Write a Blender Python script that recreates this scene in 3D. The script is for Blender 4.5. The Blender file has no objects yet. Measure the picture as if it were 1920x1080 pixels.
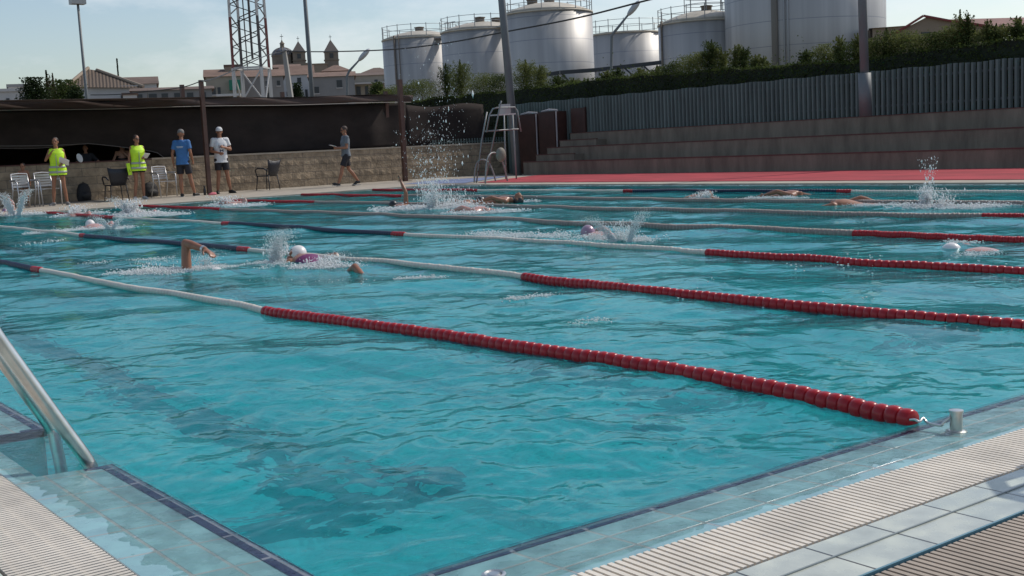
import bpy, bmesh, math, random
import numpy as np
from mathutils import Vector, Matrix
R = math.radians
PI = math.pi
random.seed(7)
rng = np.random.default_rng(11)
sc = bpy.context.scene
col = sc.collection

# ------------------------------------------------------------------ camera
CAM = (-1.2626, -2.4076, 1.0192)
YAW, PITCH, ROLL, FPX = 0.9332, 0.1191, -0.0480, 2245.7
_F = Vector((math.cos(YAW) * math.cos(PITCH), math.sin(YAW) * math.cos(PITCH), -math.sin(PITCH)))
_R0 = _F.cross(Vector((0, 0, 1))).normalized()
_U0 = _R0.cross(_F)
_R = _R0 * math.cos(ROLL) + _U0 * math.sin(ROLL)
_U = -_R0 * math.sin(ROLL) + _U0 * math.cos(ROLL)
cd = bpy.data.cameras.new("camera")
cam = bpy.data.objects.new("camera", cd)
col.objects.link(cam)
cam.matrix_world = Matrix(((_R.x, _U.x, -_F.x, CAM[0]), (_R.y, _U.y, -_F.y, CAM[1]), (_R.z, _U.z, -_F.z, CAM[2]), (0, 0, 0, 1)))
cd.sensor_width = 36.0
cd.lens = 36.0 * FPX / 1920.0
cd.clip_start = 0.05
cd.clip_end = 3000
sc.camera = cam

# ------------------------------------------------------------------ light
SUN_AZ, SUN_EL = -5.0, 46.0          # azimuth in degrees from +X towards +Y
w = bpy.data.worlds.new("World")
sc.world = w
w.use_nodes = True
nt = w.node_tree
nt.nodes.clear()
wo = nt.nodes.new("ShaderNodeOutputWorld")
bg = nt.nodes.new("ShaderNodeBackground")
sky = nt.nodes.new("ShaderNodeTexSky")
sky.sky_type = 'NISHITA'
sky.sun_disc = False
sky.sun_elevation = R(SUN_EL)
sky.sun_rotation = R(90.0 - SUN_AZ)
sky.air_density = 1.0
sky.dust_density = 1.1
sky.ozone_density = 1.0
bg.inputs[1].default_value = 0.12
# thin clouds
tc = nt.nodes.new("ShaderNodeTexCoord")
mp = nt.nodes.new("ShaderNodeMapping")
mp.inputs['Scale'].default_value = (1.0, 1.0, 2.6)
ns = nt.nodes.new("ShaderNodeTexNoise")
ns.inputs['Scale'].default_value = 5.5
ns.inputs['Detail'].default_value = 9
ns.inputs['Roughness'].default_value = 0.62
cr = nt.nodes.new("ShaderNodeValToRGB")
cr.color_ramp.elements[0].position = 0.46
cr.color_ramp.elements[0].color = (0, 0, 0, 1)
cr.color_ramp.elements[1].position = 0.70
cr.color_ramp.elements[1].color = (0.5, 0.5, 0.5, 1)
mx = nt.nodes.new("ShaderNodeMixRGB")
mx.inputs[2].default_value = (7.5, 7.7, 7.9, 1)
nt.links.new(tc.outputs['Generated'], mp.inputs[0])
nt.links.new(mp.outputs[0], ns.inputs['Vector'])
nt.links.new(ns.outputs['Fac'], cr.inputs[0])
nt.links.new(cr.outputs[0], mx.inputs[0])
nt.links.new(sky.outputs[0], mx.inputs[1])
nt.links.new(mx.outputs[0], bg.inputs[0])
nt.links.new(bg.outputs[0], wo.inputs[0])

ld = bpy.data.lights.new("sun", 'SUN')
ld.energy = 2.8
ld.angle = R(0.6)
ld.color = (1.0, 0.93, 0.84)
sun = bpy.data.objects.new("sun", ld)
col.objects.link(sun)
_s = Vector((math.cos(R(SUN_AZ)) * math.cos(R(SUN_EL)), math.sin(R(SUN_AZ)) * math.cos(R(SUN_EL)), math.sin(R(SUN_EL))))
sun.rotation_euler = _s.to_track_quat('Z', 'Y').to_euler()
sun.location = (10, -10, 30)
sc.view_settings.view_transform = 'Standard'
sc.view_settings.look = 'None'
sc.view_settings.gamma = 1
sc.view_settings.exposure = 0.05
sc.render.engine = 'CYCLES'
sc.cycles.max_bounces = 8
sc.cycles.transparent_max_bounces = 8
sc.cycles.use_denoising = True
sc.cycles.sample_clamp_indirect = 4.0

# ------------------------------------------------------------------ helpers
def ray(px, py):
    return _F * FPX + _R * (px - 960) - _U * (py - 540)
def gz(px, py, z=0.0):
    d = ray(px, py); t = (z - CAM[2]) / d.z
    return Vector(CAM) + d * t
def on_x(px, py, X):
    d = ray(px, py); return Vector(CAM) + d * ((X - CAM[0]) / d.x)
def on_y(px, py, Y):
    d = ray(px, py); return Vector(CAM) + d * ((Y - CAM[1]) / d.y)
def at_d(px, py, D):
    d = ray(px, py); return Vector(CAM) + d * (D / math.hypot(d.x, d.y))

def mat(name, color, rough=0.6, metal=0.0, var=0.0, vscale=8.0, bump=0.0, bscale=40.0, spec=0.5, coat=0.0, col2=None, stretch=None, detail=6):
    m = bpy.data.materials.new(name)
    m.use_nodes = True
    n = m.node_tree.nodes; l = m.node_tree.links
    b = n['Principled BSDF']
    b.inputs['Base Color'].default_value = (*color, 1)
    b.inputs['Roughness'].default_value = rough
    b.inputs['Metallic'].default_value = metal
    b.inputs['Specular IOR Level'].default_value = spec
    b.inputs['Coat Weight'].default_value = coat
    if var > 0 or bump > 0 or col2:
        t = n.new('ShaderNodeTexCoord')
        mpp = n.new('ShaderNodeMapping')
        if stretch: mpp.inputs['Scale'].default_value = stretch
        l.new(t.outputs['Object'], mpp.inputs[0])
    if var > 0 or col2:
        ns = n.new('ShaderNodeTexNoise'); ns.inputs['Scale'].default_value = vscale; ns.inputs['Detail'].default_value = detail
        ns.inputs['Roughness'].default_value = 0.65
        l.new(mpp.outputs[0], ns.inputs['Vector'])
        rp = n.new('ShaderNodeValToRGB')
        rp.color_ramp.elements[0].position = 0.32; rp.color_ramp.elements[1].position = 0.68
        c2 = col2 if col2 else tuple(c * (1 - var) for c in color)
        c1 = color if col2 else tuple(min(1, c * (1 + var)) for c in color)
        rp.color_ramp.elements[0].color = (*c2, 1); rp.color_ramp.elements[1].color = (*c1, 1)
        l.new(ns.outputs['Fac'], rp.inputs[0]); l.new(rp.outputs[0], b.inputs['Base Color'])
    if bump > 0:
        nb = n.new('ShaderNodeTexNoise'); nb.inputs['Scale'].default_value = bscale; nb.inputs['Detail'].default_value = 4
        l.new(mpp.outputs[0], nb.inputs['Vector'])
        bp = n.new('ShaderNodeBump'); bp.inputs['Strength'].default_value = bump; bp.inputs['Distance'].default_value = 0.02
        l.new(nb.outputs['Fac'], bp.inputs['Height']); l.new(bp.outputs[0], b.inputs['Normal'])
    return m

class MB:
    """collects shapes into one mesh"""
    def __init__(s): s.v = []; s.f = []; s.mi = []; s.m = 0
    def add(s, vs, fs):
        o = len(s.v); s.v += [tuple(v) for v in vs]
        for f in fs: s.f.append(tuple(i + o for i in f)); s.mi.append(s.m)
    def box(s, a, b):
        x0, y0, z0 = a; x1, y1, z1 = b
        s.add([(x0,y0,z0),(x1,y0,z0),(x1,y1,z0),(x0,y1,z0),(x0,y0,z1),(x1,y0,z1),(x1,y1,z1),(x0,y1,z1)],
              [(0,3,2,1),(4,5,6,7),(0,1,5,4),(1,2,6,5),(2,3,7,6),(3,0,4,7)])
    def obox(s, c, half, M):
        pts = [Vector(c) + M @ Vector((sx*half[0], sy*half[1], sz*half[2])) for sz in (-1,1) for sx, sy in ((-1,-1),(1,-1),(1,1),(-1,1))]
        s.add(pts, [(0,3,2,1),(4,5,6,7),(0,1,5,4),(1,2,6,5),(2,3,7,6),(3,0,4,7)])
    def bar(s, p, q, wd, hd, up=(0,0,1)):
        p = Vector(p); q = Vector(q); d = (q - p).normalized(); u = Vector(up)
        if abs(d.dot(u)) > .98: u = Vector((1,0,0))
        sd = d.cross(u).normalized(); u = sd.cross(d)
        M = Matrix((sd, d, u)).transposed()
        s.obox((p+q)/2, (wd/2, (q-p).length/2, hd/2), M)
    def tube(s, pts, r, n=8, cap=True, ell=None):
        pts = [Vector(p) for p in pts]
        rs = r if isinstance(r, (list, tuple)) else [r]*len(pts)
        k = len(pts); vs = []; fs = []
        up = None
        for i, p in enumerate(pts):
            d = (pts[min(i+1,k-1)] - pts[max(i-1,0)]).normalized()
            if up is None:
                up = Vector((0,0,1)) if abs(d.z) < .95 else Vector((1,0,0))
            sd = d.cross(up).normalized(); up = sd.cross(d).normalized()
            for j in range(n):
                a = 2*PI*j/n
                vs.append(p + sd*(math.cos(a)*rs[i]) + up*(math.sin(a)*rs[i]))
        for i in range(k-1):
            for j in range(n):
                fs.append((i*n+j, i*n+(j+1)%n, (i+1)*n+(j+1)%n, (i+1)*n+j))
        if cap:
            fs.append(tuple(range(n-1,-1,-1))); fs.append(tuple((k-1)*n+j for j in range(n)))
        s.add(vs, fs)
    def lathe(s, prof, c=(0,0,0), n=24, M=None):
        vs = []; fs = []; k = len(prof); c = Vector(c)
        for r_, z in prof:
            for j in range(n):
                a = 2*PI*j/n
                v = Vector((r_*math.cos(a), r_*math.sin(a), z))
                vs.append(c + (M @ v if M else v))
        for i in range(k-1):
            for j in range(n):
                fs.append((i*n+j, i*n+(j+1)%n, (i+1)*n+(j+1)%n, (i+1)*n+j))
        if prof[0][0] > 1e-4: fs.append(tuple(range(n-1,-1,-1)))
        if prof[-1][0] > 1e-4: fs.append(tuple((k-1)*n+j for j in range(n)))
        s.add(vs, fs)
    def ball(s, c, r, seg=10, M=None):
        rr = r if isinstance(r, (tuple, list)) else (r, r, r)
        k = max(4, seg//2+1); vs = []; fs = []
        for i in range(k+1):
            t = PI*i/k
            for j in range(seg):
                a = 2*PI*j/seg
                v = Vector((rr[0]*math.sin(t)*math.cos(a), rr[1]*math.sin(t)*math.sin(a), -rr[2]*math.cos(t)))
                vs.append(Vector(c) + (M @ v if M else v))
        for i in range(k):
            for j in range(seg):
                fs.append((i*seg+j, i*seg+(j+1)%seg, (i+1)*seg+(j+1)%seg, (i+1)*seg+j))
        s.add(vs, fs)
    def mesh(s, name, mats, smooth=False):
        me = bpy.data.meshes.new(name)
        me.from_pydata(s.v, [], s.f)
        for m in (mats if isinstance(mats, (list, tuple)) else [mats]): me.materials.append(m)
        me.polygons.foreach_set('material_index', s.mi)
        if smooth: me.polygons.foreach_set('use_smooth', [len(f) <= 4 for f in s.f])
        me.update()
        return me
    def build(s, name, mats, parent=None, smooth=False, clean=False):
        me = s.mesh(name, mats, smooth)
        if clean:
            bm = bmesh.new(); bm.from_mesh(me); bmesh.ops.remove_doubles(bm, verts=bm.verts, dist=1e-5)
            bmesh.ops.recalc_face_normals(bm, faces=bm.faces); bm.to_mesh(me); bm.free()
        return obj(name, me, parent)

def obj(name, me, parent=None):
    o = bpy.data.objects.new(name, me); col.objects.link(o)
    if parent: o.parent = parent
    return o
def tag(o, label=None, cat=None, group=None, kind=None):
    if label: o['label'] = label
    if cat: o['category'] = cat
    if group: o['group'] = group
    if kind: o['kind'] = kind
    return o
def empty(name, loc, label=None, cat=None, group=None, rz=0):
    o = bpy.data.objects.new(name, None); col.objects.link(o)
    o.location = loc; o.rotation_euler = (0, 0, rz); o.empty_display_size = .2
    return tag(o, label, cat, group)
def copy_tree(o, parent=None):
    c = o.copy(); col.objects.link(c); c.parent = parent
    for ch in list(o.children): copy_tree(ch, c)
    return c
def struct(o): o['kind'] = 'structure'; return o

# ------------------------------------------------------------------ waves
LW = 2.0583; PL = 25.0; PX = 8*LW + .0
_nw = 72
_wl = np.exp(rng.uniform(np.log(.13), np.log(2.4), _nw))
_wd = rng.uniform(0, 2*np.pi, _nw)
_wp = rng.uniform(0, 2*np.pi, _nw)
_wa = .0021*(_wl/.8)**.85*np.where(_wl > 1.2, .75, 1.0)
def wave(x, y):
    x = np.asarray(x, float); y = np.asarray(y, float)
    wx = x + .18*np.sin(.9*y+1.3) + .09*np.sin(2.3*y+.4*x)
    wy = y + .20*np.sin(.8*x+.3) + .08*np.sin(2.7*x+1.1*y)
    z = np.zeros(np.broadcast(x, y).shape)
    far = np.clip(1.3-np.hypot(x-CAM[0], y-CAM[1])/9.0, 0, 1)
    patch = .75+.45*np.sin(.7*x+1.1*np.sin(.5*y))*np.sin(.55*y+.9*np.sin(.6*x)+1.0)
    for l, d, p, a in zip(_wl, _wd, _wp, _wa):
        k = 2*np.pi/l
        s = np.sin(k*(wx*np.cos(d)+wy*np.sin(d))+p)
        if l < .9:
            q = a*(1-np.abs(s))*1.3 - a*.55
            z = z + q*(far*1.55 if l < .45 else 1.0)*patch
        else: z = z + a*s
    # calmer over the overflow edge
    e = np.clip(np.minimum.reduce([x, y, PX-x, PL-y])/.35, 0, 1)
    return z*(.22+.78*e)
# ------------------------------------------------------------------ materials (setting)
def water_mat():
    m = bpy.data.materials.new("pool_water"); m.use_nodes = True
    n = m.node_tree.nodes; l = m.node_tree.links; n.clear()
    out = n.new('ShaderNodeOutputMaterial')
    tcn = n.new('ShaderNodeTexCoord')
    def noise(scale, sx, detail, rough=.55):
        mp_ = n.new('ShaderNodeMapping'); mp_.inputs['Scale'].default_value = sx
        l.new(tcn.outputs['Object'], mp_.inputs[0])
        q = n.new('ShaderNodeTexNoise'); q.inputs['Scale'].default_value = scale; q.inputs['Detail'].default_value = detail
        q.inputs['Roughness'].default_value = rough; q.inputs['Distortion'].default_value = .6
        l.new(mp_.outputs[0], q.inputs['Vector']); return q
    n1 = noise(4.0, (1, 1, 1), 3)
    bp = n.new('ShaderNodeBump'); bp.inputs['Strength'].default_value = 1.0; bp.inputs['Distance'].default_value = .012
    l.new(n1.outputs['Fac'], bp.inputs['Height'])
    refr = n.new('ShaderNodeBsdfRefraction'); refr.inputs['IOR'].default_value = 1.33; refr.inputs['Roughness'].default_value = .015
    refr.inputs['Color'].default_value = (.45, .95, .95, 1)
    tr = n.new('ShaderNodeBsdfTransparent'); tr.inputs[0].default_value = (.55, .88, .92, 1)
    df = n.new('ShaderNodeBsdfDiffuse')
    n2 = noise(.55, (1, 1, 1), 3)
    rp = n.new('ShaderNodeValToRGB')
    rp.color_ramp.elements[0].position = .35; rp.color_ramp.elements[0].color = (.001, .28, .30, 1)
    rp.color_ramp.elements[1].position = .7; rp.color_ramp.elements[1].color = (.002, .42, .43, 1)
    l.new(n2.outputs['Fac'], rp.inputs[0]); l.new(rp.outputs[0], df.inputs[0])
    gl = n.new('ShaderNodeBsdfGlossy'); gl.inputs['Roughness'].default_value = .10
    gl.inputs['Color'].default_value = (.60, .72, .76, 1)
    m1 = n.new('ShaderNodeMixShader'); m1.inputs[0].default_value = .32      # refraction / clear
    m2 = n.new('ShaderNodeMixShader'); m2.inputs[0].default_value = .33      # body / scattering
    m3 = n.new('ShaderNodeMixShader')
    fr = n.new('ShaderNodeFresnel'); fr.inputs['IOR'].default_value = 1.33
    for q in (refr, gl, fr, df): l.new(bp.outputs[0], q.inputs['Normal'])
    l.new(refr.outputs[0], m1.inputs[1]); l.new(tr.outputs[0], m1.inputs[2])
    l.new(m1.outputs[0], m2.inputs[1]); l.new(df.outputs[0], m2.inputs[2])
    l.new(fr.outputs[0], m3.inputs[0]); l.new(m2.outputs[0], m3.inputs[1]); l.new(gl.outputs[0], m3.inputs[2])
    l.new(m3.outputs[0], out.inputs[0])
    return m

def tile_mat(name, c1, grout, sx, sy, mort=.012, ox=0., oy=0., rough=.25, var=.12, c2=None, spec=.5):
    m = bpy.data.materials.new(name); m.use_nodes = True
    n = m.node_tree.nodes; l = m.node_tree.links; b = n['Principled BSDF']
    t = n.new('ShaderNodeTexCoord'); mp_ = n.new('ShaderNodeMapping')
    mp_.inputs['Location'].default_value = (ox, oy, 0)
    l.new(t.outputs['Object'], mp_.inputs[0])
    br = n.new('ShaderNodeTexBrick'); br.offset = 0.0; br.squash = 1.0
    br.inputs['Scale'].default_value = 1.0; br.inputs['Brick Width'].default_value = sx; br.inputs['Row Height'].default_value = sy
    br.inputs['Mortar Size'].default_value = mort; br.inputs['Mortar Smooth'].default_value = .3
    c2 = c2 or tuple(c*(1-var) for c in c1)
    br.inputs['Color1'].default_value = (*c1, 1); br.inputs['Color2'].default_value = (*c2, 1); br.inputs['Mortar'].default_value = (*grout, 1)
    l.new(mp_.outputs[0], br.inputs['Vector'])
    ns = n.new('ShaderNodeTexNoise'); ns.inputs['Scale'].default_value = 9; ns.inputs['Detail'].default_value = 6
    l.new(t.outputs['Object'], ns.inputs['Vector'])
    mr = n.new('ShaderNodeMapRange'); mr.inputs[1].default_value = .3; mr.inputs[2].default_value = .75; mr.inputs[3].default_value = .72; mr.inputs[4].default_value = 1.12
    l.new(ns.outputs['Fac'], mr.inputs[0])
    ml = n.new('ShaderNodeMixRGB'); ml.blend_type = 'MULTIPLY'; ml.inputs[0].default_value = 1
    l.new(br.outputs['Color'], ml.inputs[1]); l.new(mr.outputs[0], ml.inputs[2]); l.new(ml.outputs[0], b.inputs['Base Color'])
    mr2 = n.new('ShaderNodeMapRange'); mr2.inputs[1].default_value = .4; mr2.inputs[2].default_value = .62; mr2.inputs[3].default_value = rough; mr2.inputs[4].default_value = min(1, rough+.35)
    l.new(ns.outputs['Fac'], mr2.inputs[0]); l.new(mr2.outputs[0], b.inputs['Roughness'])
    b.inputs['Specular IOR Level'].default_value = spec
    bp = n.new('ShaderNodeBump'); bp.inputs['Strength'].default_value = .5; bp.inputs['Distance'].default_value = .004; bp.invert = True
    l.new(br.outputs['Fac'], bp.inputs['Height']); l.new(bp.outputs[0], b.inputs['Normal'])
    return m

def film_mat():
    m = bpy.data.materials.new("overflow_film"); m.use_nodes = True
    n = m.node_tree.nodes; l = m.node_tree.links; n.clear()
    out = n.new('ShaderNodeOutputMaterial'); tcn = n.new('ShaderNodeTexCoord')
    q = n.new('ShaderNodeTexNoise'); q.inputs['Scale'].default_value = 34; q.inputs['Detail'].default_value = 4; q.inputs['Distortion'].default_value = 1.0
    l.new(tcn.outputs['Object'], q.inputs['Vector'])
    bp = n.new('ShaderNodeBump'); bp.inputs['Strength'].default_value = 1.0; bp.inputs['Distance'].default_value = .005; l.new(q.outputs['Fac'], bp.inputs['Height'])
    tr = n.new('ShaderNodeBsdfTransparent'); tr.inputs[0].default_value = (.95, .995, 1, 1)
    gl = n.new('ShaderNodeBsdfGlossy'); gl.inputs['Roughness'].default_value = .06
    fr = n.new('ShaderNodeFresnel'); fr.inputs['IOR'].default_value = 1.33
    m3 = n.new('ShaderNodeMixShader'); l.new(bp.outputs[0], gl.inputs['Normal'])
    l.new(fr.outputs[0], m3.inputs[0]); l.new(tr.outputs[0], m3.inputs[1]); l.new(gl.outputs[0], m3.inputs[2]); l.new(m3.outputs[0], out.inputs[0])
    return m
M = {}
M['film'] = film_mat()
M['water'] = water_mat()
M['floor'] = tile_mat('pool_tile', (.12, .74, .80), (.3, .6, .65), .25, .125, .004)
M['line'] = tile_mat('dark_tile', (.006, .018, .06), (.02, .05, .1), .25, .125, .004)
M['deck_tile'] = tile_mat('aqua_deck_tile', (.26, .47, .50), (.36, .40, .39), .245, .109, .006, ox=.02, rough=.12)
M['deck_tile_l'] = tile_mat('aqua_deck_tile_side', (.26, .47, .50), (.36, .40, .39), .109, .245, .006, oy=.10, rough=.12)
M['pale_tile'] = tile_mat('pale_aqua_tile', (.60, .62, .54), (.07, .07, .07), .242, 3.0, .004, ox=.0, oy=.005, rough=.14, c2=(.48, .53, .48), spec=.4)
M['nosing'] = tile_mat('navy_nosing', (.012, .02, .085), (.3, .3, .35), .245, 3.0, .008, ox=.02, rough=.15)
M['nosing_l'] = tile_mat('navy_nosing_side', (.012, .02, .085), (.3, .3, .35), 3.0, .245, .008, oy=.10, rough=.15)
M['grate'] = mat('cream_grating', (.66, .60, .51), .55, var=.18, vscale=3.0)
M['grate_dirty'] = mat('brown_grating', (.34, .28, .22), .6, var=.3, vscale=2.0)
M['dark'] = mat('drain_dark', (.27, .22, .17), .9)
M['concrete'] = mat('deck_concrete', (.36, .32, .26), .85, var=.22, vscale=2.2, bump=.2, bscale=60)
M['ground'] = mat('earth', (.16, .13, .09), .95, var=.3, vscale=.15, bump=.2)
M['steel'] = mat('stainless_steel', (.62, .61, .58), .28, metal=1.0, var=.12, vscale=14)
M['red_plastic'] = mat('red_float_plastic', (.38, .010, .015), .26, var=.3, vscale=2.2, spec=.4)
M['white_plastic'] = mat('white_float_plastic', (.60, .55, .47), .35, var=.12, vscale=3)
M['navy_plastic'] = mat('navy_float_plastic', (.004, .012, .042), .4, var=.2, vscale=3)
M['tan_plastic'] = mat('tan_float_plastic', (.27, .23, .20), .5, var=.25, vscale=30)
M['cable'] = mat('black_cable', (.02, .02, .02), .6)

# ------------------------------------------------------------------ ground, basin, deck
g = MB()
HX0, HX1, HY0, HY1 = -.9, 22.05, -1.6, 31.48
BIG = 2500
for a, b in (((-BIG, -BIG, 0), (BIG, HY0, 0)), ((-BIG, HY1, 0), (BIG, BIG, 0)), ((-BIG, HY0, 0), (HX0, HY1, 0)), ((HX1, HY0, 0), (BIG, HY1, 0))):
    z = .02
    g.add([(a[0], a[1], z), (b[0], a[1], z), (b[0], b[1], z), (a[0], b[1], z)], [(0, 1, 2, 3)])
struct(g.build('ground', M['ground']))

DEPTH = 1.35
NX0, NY0, NY1 = -.235, 1.68, 2.46      # the ladder notch in the near side
b_ = MB()
b_.add([(NX0, 0, -DEPTH), (PX, 0, -DEPTH), (PX, PL, -DEPTH), (NX0, PL, -DEPTH)], [(0, 1, 2, 3)])
outline = [(0, 0), (PX, 0), (PX, PL), (0, PL), (0, NY1), (NX0, NY1), (NX0, NY0), (0, NY0)]
for i in range(len(outline)):
    p, q = outline[i], outline[(i+1) % len(outline)]
    b_.add([(*p, -DEPTH), (*q, -DEPTH), (*q, -.014), (*p, -.014)], [(0, 1, 2, 3)])
basin = struct(b_.build('pool_basin', M['floor']))
ml_ = MB()
for k in range(8):
    cx = LW*(k+.5); z = -DEPTH+.004
    ml_.add([(cx-.125, 2.0, z), (cx+.125, 2.0, z), (cx+.125, PL-2, z), (cx-.125, PL-2, z)], [(0, 1, 2, 3)])
    for yy in (1.75, PL-2.0):
        ml_.add([(cx-.5, yy, z+.001), (cx+.5, yy, z+.001), (cx+.5, yy+.25, z+.001), (cx-.5, yy+.25, z+.001)], [(0, 1, 2, 3)])
    for yy, s in ((.004, 1), (PL-.004, -1)):
        ml_.add([(cx-.125, yy, -1.15), (cx+.125, yy, -1.15), (cx+.125, yy, -.35), (cx-.125, yy, -.35)], [(0, 1, 2, 3)])
        ml_.add([(cx-.35, yy+.002*s, -.75), (cx+.35, yy+.002*s, -.75), (cx+.35, yy+.002*s, -.5), (cx-.35, yy+.002*s, -.5)], [(0, 1, 2, 3)])
struct(ml_.build('pool_floor_markings', M['line']))

# overflow deck tiles: rise gently away from the water
ZE, ZR = -.013, .0018
d = MB()
EX = PX + .3
def slopeq(mb, pts): mb.add(pts, [(0, 1, 2, 3)])
slopeq(d, [(-.325, -.285, ZR), (EX, -.285, ZR), (PX, -.0, ZE), (0, 0, ZE)])
deckn = struct(d.build('overflow_deck', M['deck_tile']))
d = MB()
slopeq(d, [(-.325, -.285, ZR), (0, 0, ZE), (0, NY0, ZE), (-.325, NY0, ZR)])
slopeq(d, [(-.325, NY0, ZR), (NX0, NY0, -.007), (NX0, NY1, -.007), (-.325, NY1, ZR)])
slopeq(d, [(-.325, NY1, ZR), (0, NY1, ZE), (0, PL, ZE), (-.325, PL+.285, ZR)])
struct(d.build('overflow_deck_side', M['deck_tile_l']))
# nosing
nz = MB()
nz.box((0, -.022, ZE-.03), (PX, .014, ZE+.004))
struct(nz.build('pool_edge_nosing', M['nosing']))
nz = MB()
nz.box((-.032, 0.014, ZE-.03), (.012, NY0-.03, ZE+.004)); nz.box((-.032, NY1+.03, ZE-.03), (.012, PL, ZE+.004))
nz.box((NX0-.032, NY0-.03, ZE-.03), (.012, NY0, ZE+.004)); nz.box((NX0-.032, NY1, ZE-.03), (.012, NY1+.03, ZE+.004))
nz.box((NX0-.032, NY0, ZE-.03), (NX0, NY1, ZE+.004))
struct(nz.build('pool_edge_nosing_side', M['nosing_l']))
# far overflow strips
d = MB()
slopeq(d, [(PX, 0, ZE), (EX, -.285, ZR), (EX, PL+.285, ZR), (PX, PL, ZE)])
slopeq(d, [(0, PL, ZE), (PX, PL, ZE), (EX, PL+.285, ZR), (-.325, PL+.285, ZR)])
struct(d.build('overflow_deck_far', M['deck_tile']))

def grating(name, x0, x1, y0, y1, along_x, z=.010, pitch=.0235, m='grate', ribs=3):
    """channel filled with close cross bars"""
    q = MB()
    q.add([(x0, y0, z-.022), (x1, y0, z-.022), (x1, y1, z-.022), (x0, y1, z-.022)], [(0, 1, 2, 3)])
    fl = struct(q.build(name.replace('grating', 'channel'), M['dark']))
    q = MB()
    if along_x:
        k = int((x1-x0)/pitch)
        for i in range(k):
            xx = x0+i*pitch+.003
            q.box((xx, y0+.006, z-.018), (xx+pitch*.62, y1-.006, z))
        for j in range(ribs):
            yy = y0+(y1-y0)*(j+.5)/ribs
            q.box((x0, yy-.004, z-.02), (x1, yy+.004, z-.003))
    else:
        k = int((y1-y0)/pitch)
        for i in range(k):
            yy = y0+i*pitch+.003
            q.box((x0+.006, yy, z-.018), (x1-.006, yy+pitch*.62, z))
        for j in range(ribs):
            xx = x0+(x1-x0)*(j+.5)/ribs
            q.box((xx-.004, y0, z-.02), (xx+.004, y1, z-.003))
    return struct(q.build(name, M[m]))
grating('overflow_grating', -.325, 5.2, -.541, -.288, True)
grating('overflow_grating_side', -.585, -.328, -.285, 6.0, False, pitch=.0215, ribs=4)
d = MB()
d.add([(-.9, -.757, .009), (EX, -.757, .009), (EX, -.544, .009), (-.9, -.544, .009)], [(0, 1, 2, 3)])
d.add([(-.9, -.544, .009), (-.588, -.544, .009), (-.588, PL+.3, .009), (-.9, PL+.3, .009)], [(0, 1, 2, 3)])
struct(d.build('pale_tile_deck', M['pale_tile']))
d = MB(); d.box((-.5, -.6395, .0092), (6, -.6345, .0125)); struct(d.build('tile_trim', mat('grey_trim', (.22, .25, .25), .4)))
d = MB(); d.box((-.5, -.764, .0), (6, -.7575, .0135)); struct(d.build('tile_edge_strip', mat('teal_strip', (.10, .22, .27), .3)))
grating('outer_grating', -.9, 5.2, -1.05, -.766, True, m='grate_dirty')
d = MB(); d.add([(-.9, -1.6, .009), (EX, -1.6, .009), (EX, -1.052, .009), (-.9, -1.052, .009)], [(0, 1, 2, 3)])
d.add([(5.2, -1.05, .009), (EX, -1.05, .009), (EX, -.76, .009), (5.2, -.76, .009)], [(0, 1, 2, 3)])
d.add([(5.2, -.541, .009), (EX, -.541, .009), (EX, -.287, .009), (5.2, -.287, .009)], [(0, 1, 2, 3)])
d.add([(-.588, 6, .009), (-.326, 6, .009), (-.326, PL+.29, .009), (-.588, PL+.29, .009)], [(0, 1, 2, 3)])
struct(d.build('outer_deck', M['pale_tile']))
# far decks
d = MB(); Z = .03
d.box((EX+.002, -1.6, -.1), (22.08, 31.49, Z)); d.box((-.9, PL+.288, -.1), (EX, 31.49, Z))
struct(d.build('concrete_deck', M['concrete']))
c = MB(); c.box((17.55, 1.0, Z), (22.0, 24.3, Z+.012)); c.add([(17.55, 24.3, Z+.012), (22.0, 24.3, Z+.012), (22.0, 27.2, Z+.012)], [(0, 1, 2)])
struct(c.build('red_carpet', mat('red_carpet', (.34, .035, .045), .95, var=.3, vscale=1.6, bump=.5, bscale=8, stretch=(1, .35, 1))))
c = MB(); c.add([(17.3, 24.6, Z+.01), (21.4, 28.0, Z+.01), (18.9, 28.7, Z+.01), (16.95, 27.2, Z+.01)], [(0, 1, 2, 3)])
struct(c.build('blue_mat', mat('blue_mat', (.16, .20, .33), .7, var=.3, vscale=5)))

# ------------------------------------------------------------------ water sheet
def geo(a, b, s0, s1, near):
    """grid lines, spacing s0 near the camera growing to s1"""
    xs = [a]
    while xs[-1] < b:
        dd = max(0, xs[-1]-near)
        xs.append(xs[-1]+min(s1, s0+(s1-s0)*dd/14.0))
    return np.array(xs)
gx = geo(-.30, PX+.22, .022, .11, .3); gy = geo(-.25, PL+.22, .022, .14, .3)
GX, GY = np.meshgrid(gx, gy, indexing='ij')
GZ = wave(GX, GY)
_ed = np.clip(-np.minimum(GX, GY)/.05, 0, 1); GZ = GZ + _ed*(.0016*np.sin(GX*71+3*np.sin(GY*13))*np.sin(GY*67+2*np.sin(GX*17)) + .0022*np.sin(GX*7+GY*5) + .0012)
nx_, ny_ = GX.shape
vs = np.stack([GX.ravel(), GY.ravel(), GZ.ravel()], 1)
ii, jj = np.meshgrid(np.arange(nx_-1), np.arange(ny_-1), indexing='ij')
a0 = (ii*ny_+jj).ravel()
fs = np.stack([a0, a0+ny_, a0+ny_+1, a0+1], 1)
me = bpy.data.meshes.new('pool_water')
me.from_pydata(vs.tolist(), [], fs.tolist()); me.materials.append(M['water']); me.materials.append(M['film'])
cxf = GX.ravel()[fs].mean(1); cyf = GY.ravel()[fs].mean(1)
me.polygons.foreach_set('material_index', ((cxf < .0) | (cyf < .0) | (cxf > PX) | (cyf > PL)).astype(int).tolist())
me.polygons.foreach_set('use_smooth', [True]*len(fs)); me.update()
water = struct(obj('pool_water', me))

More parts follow.
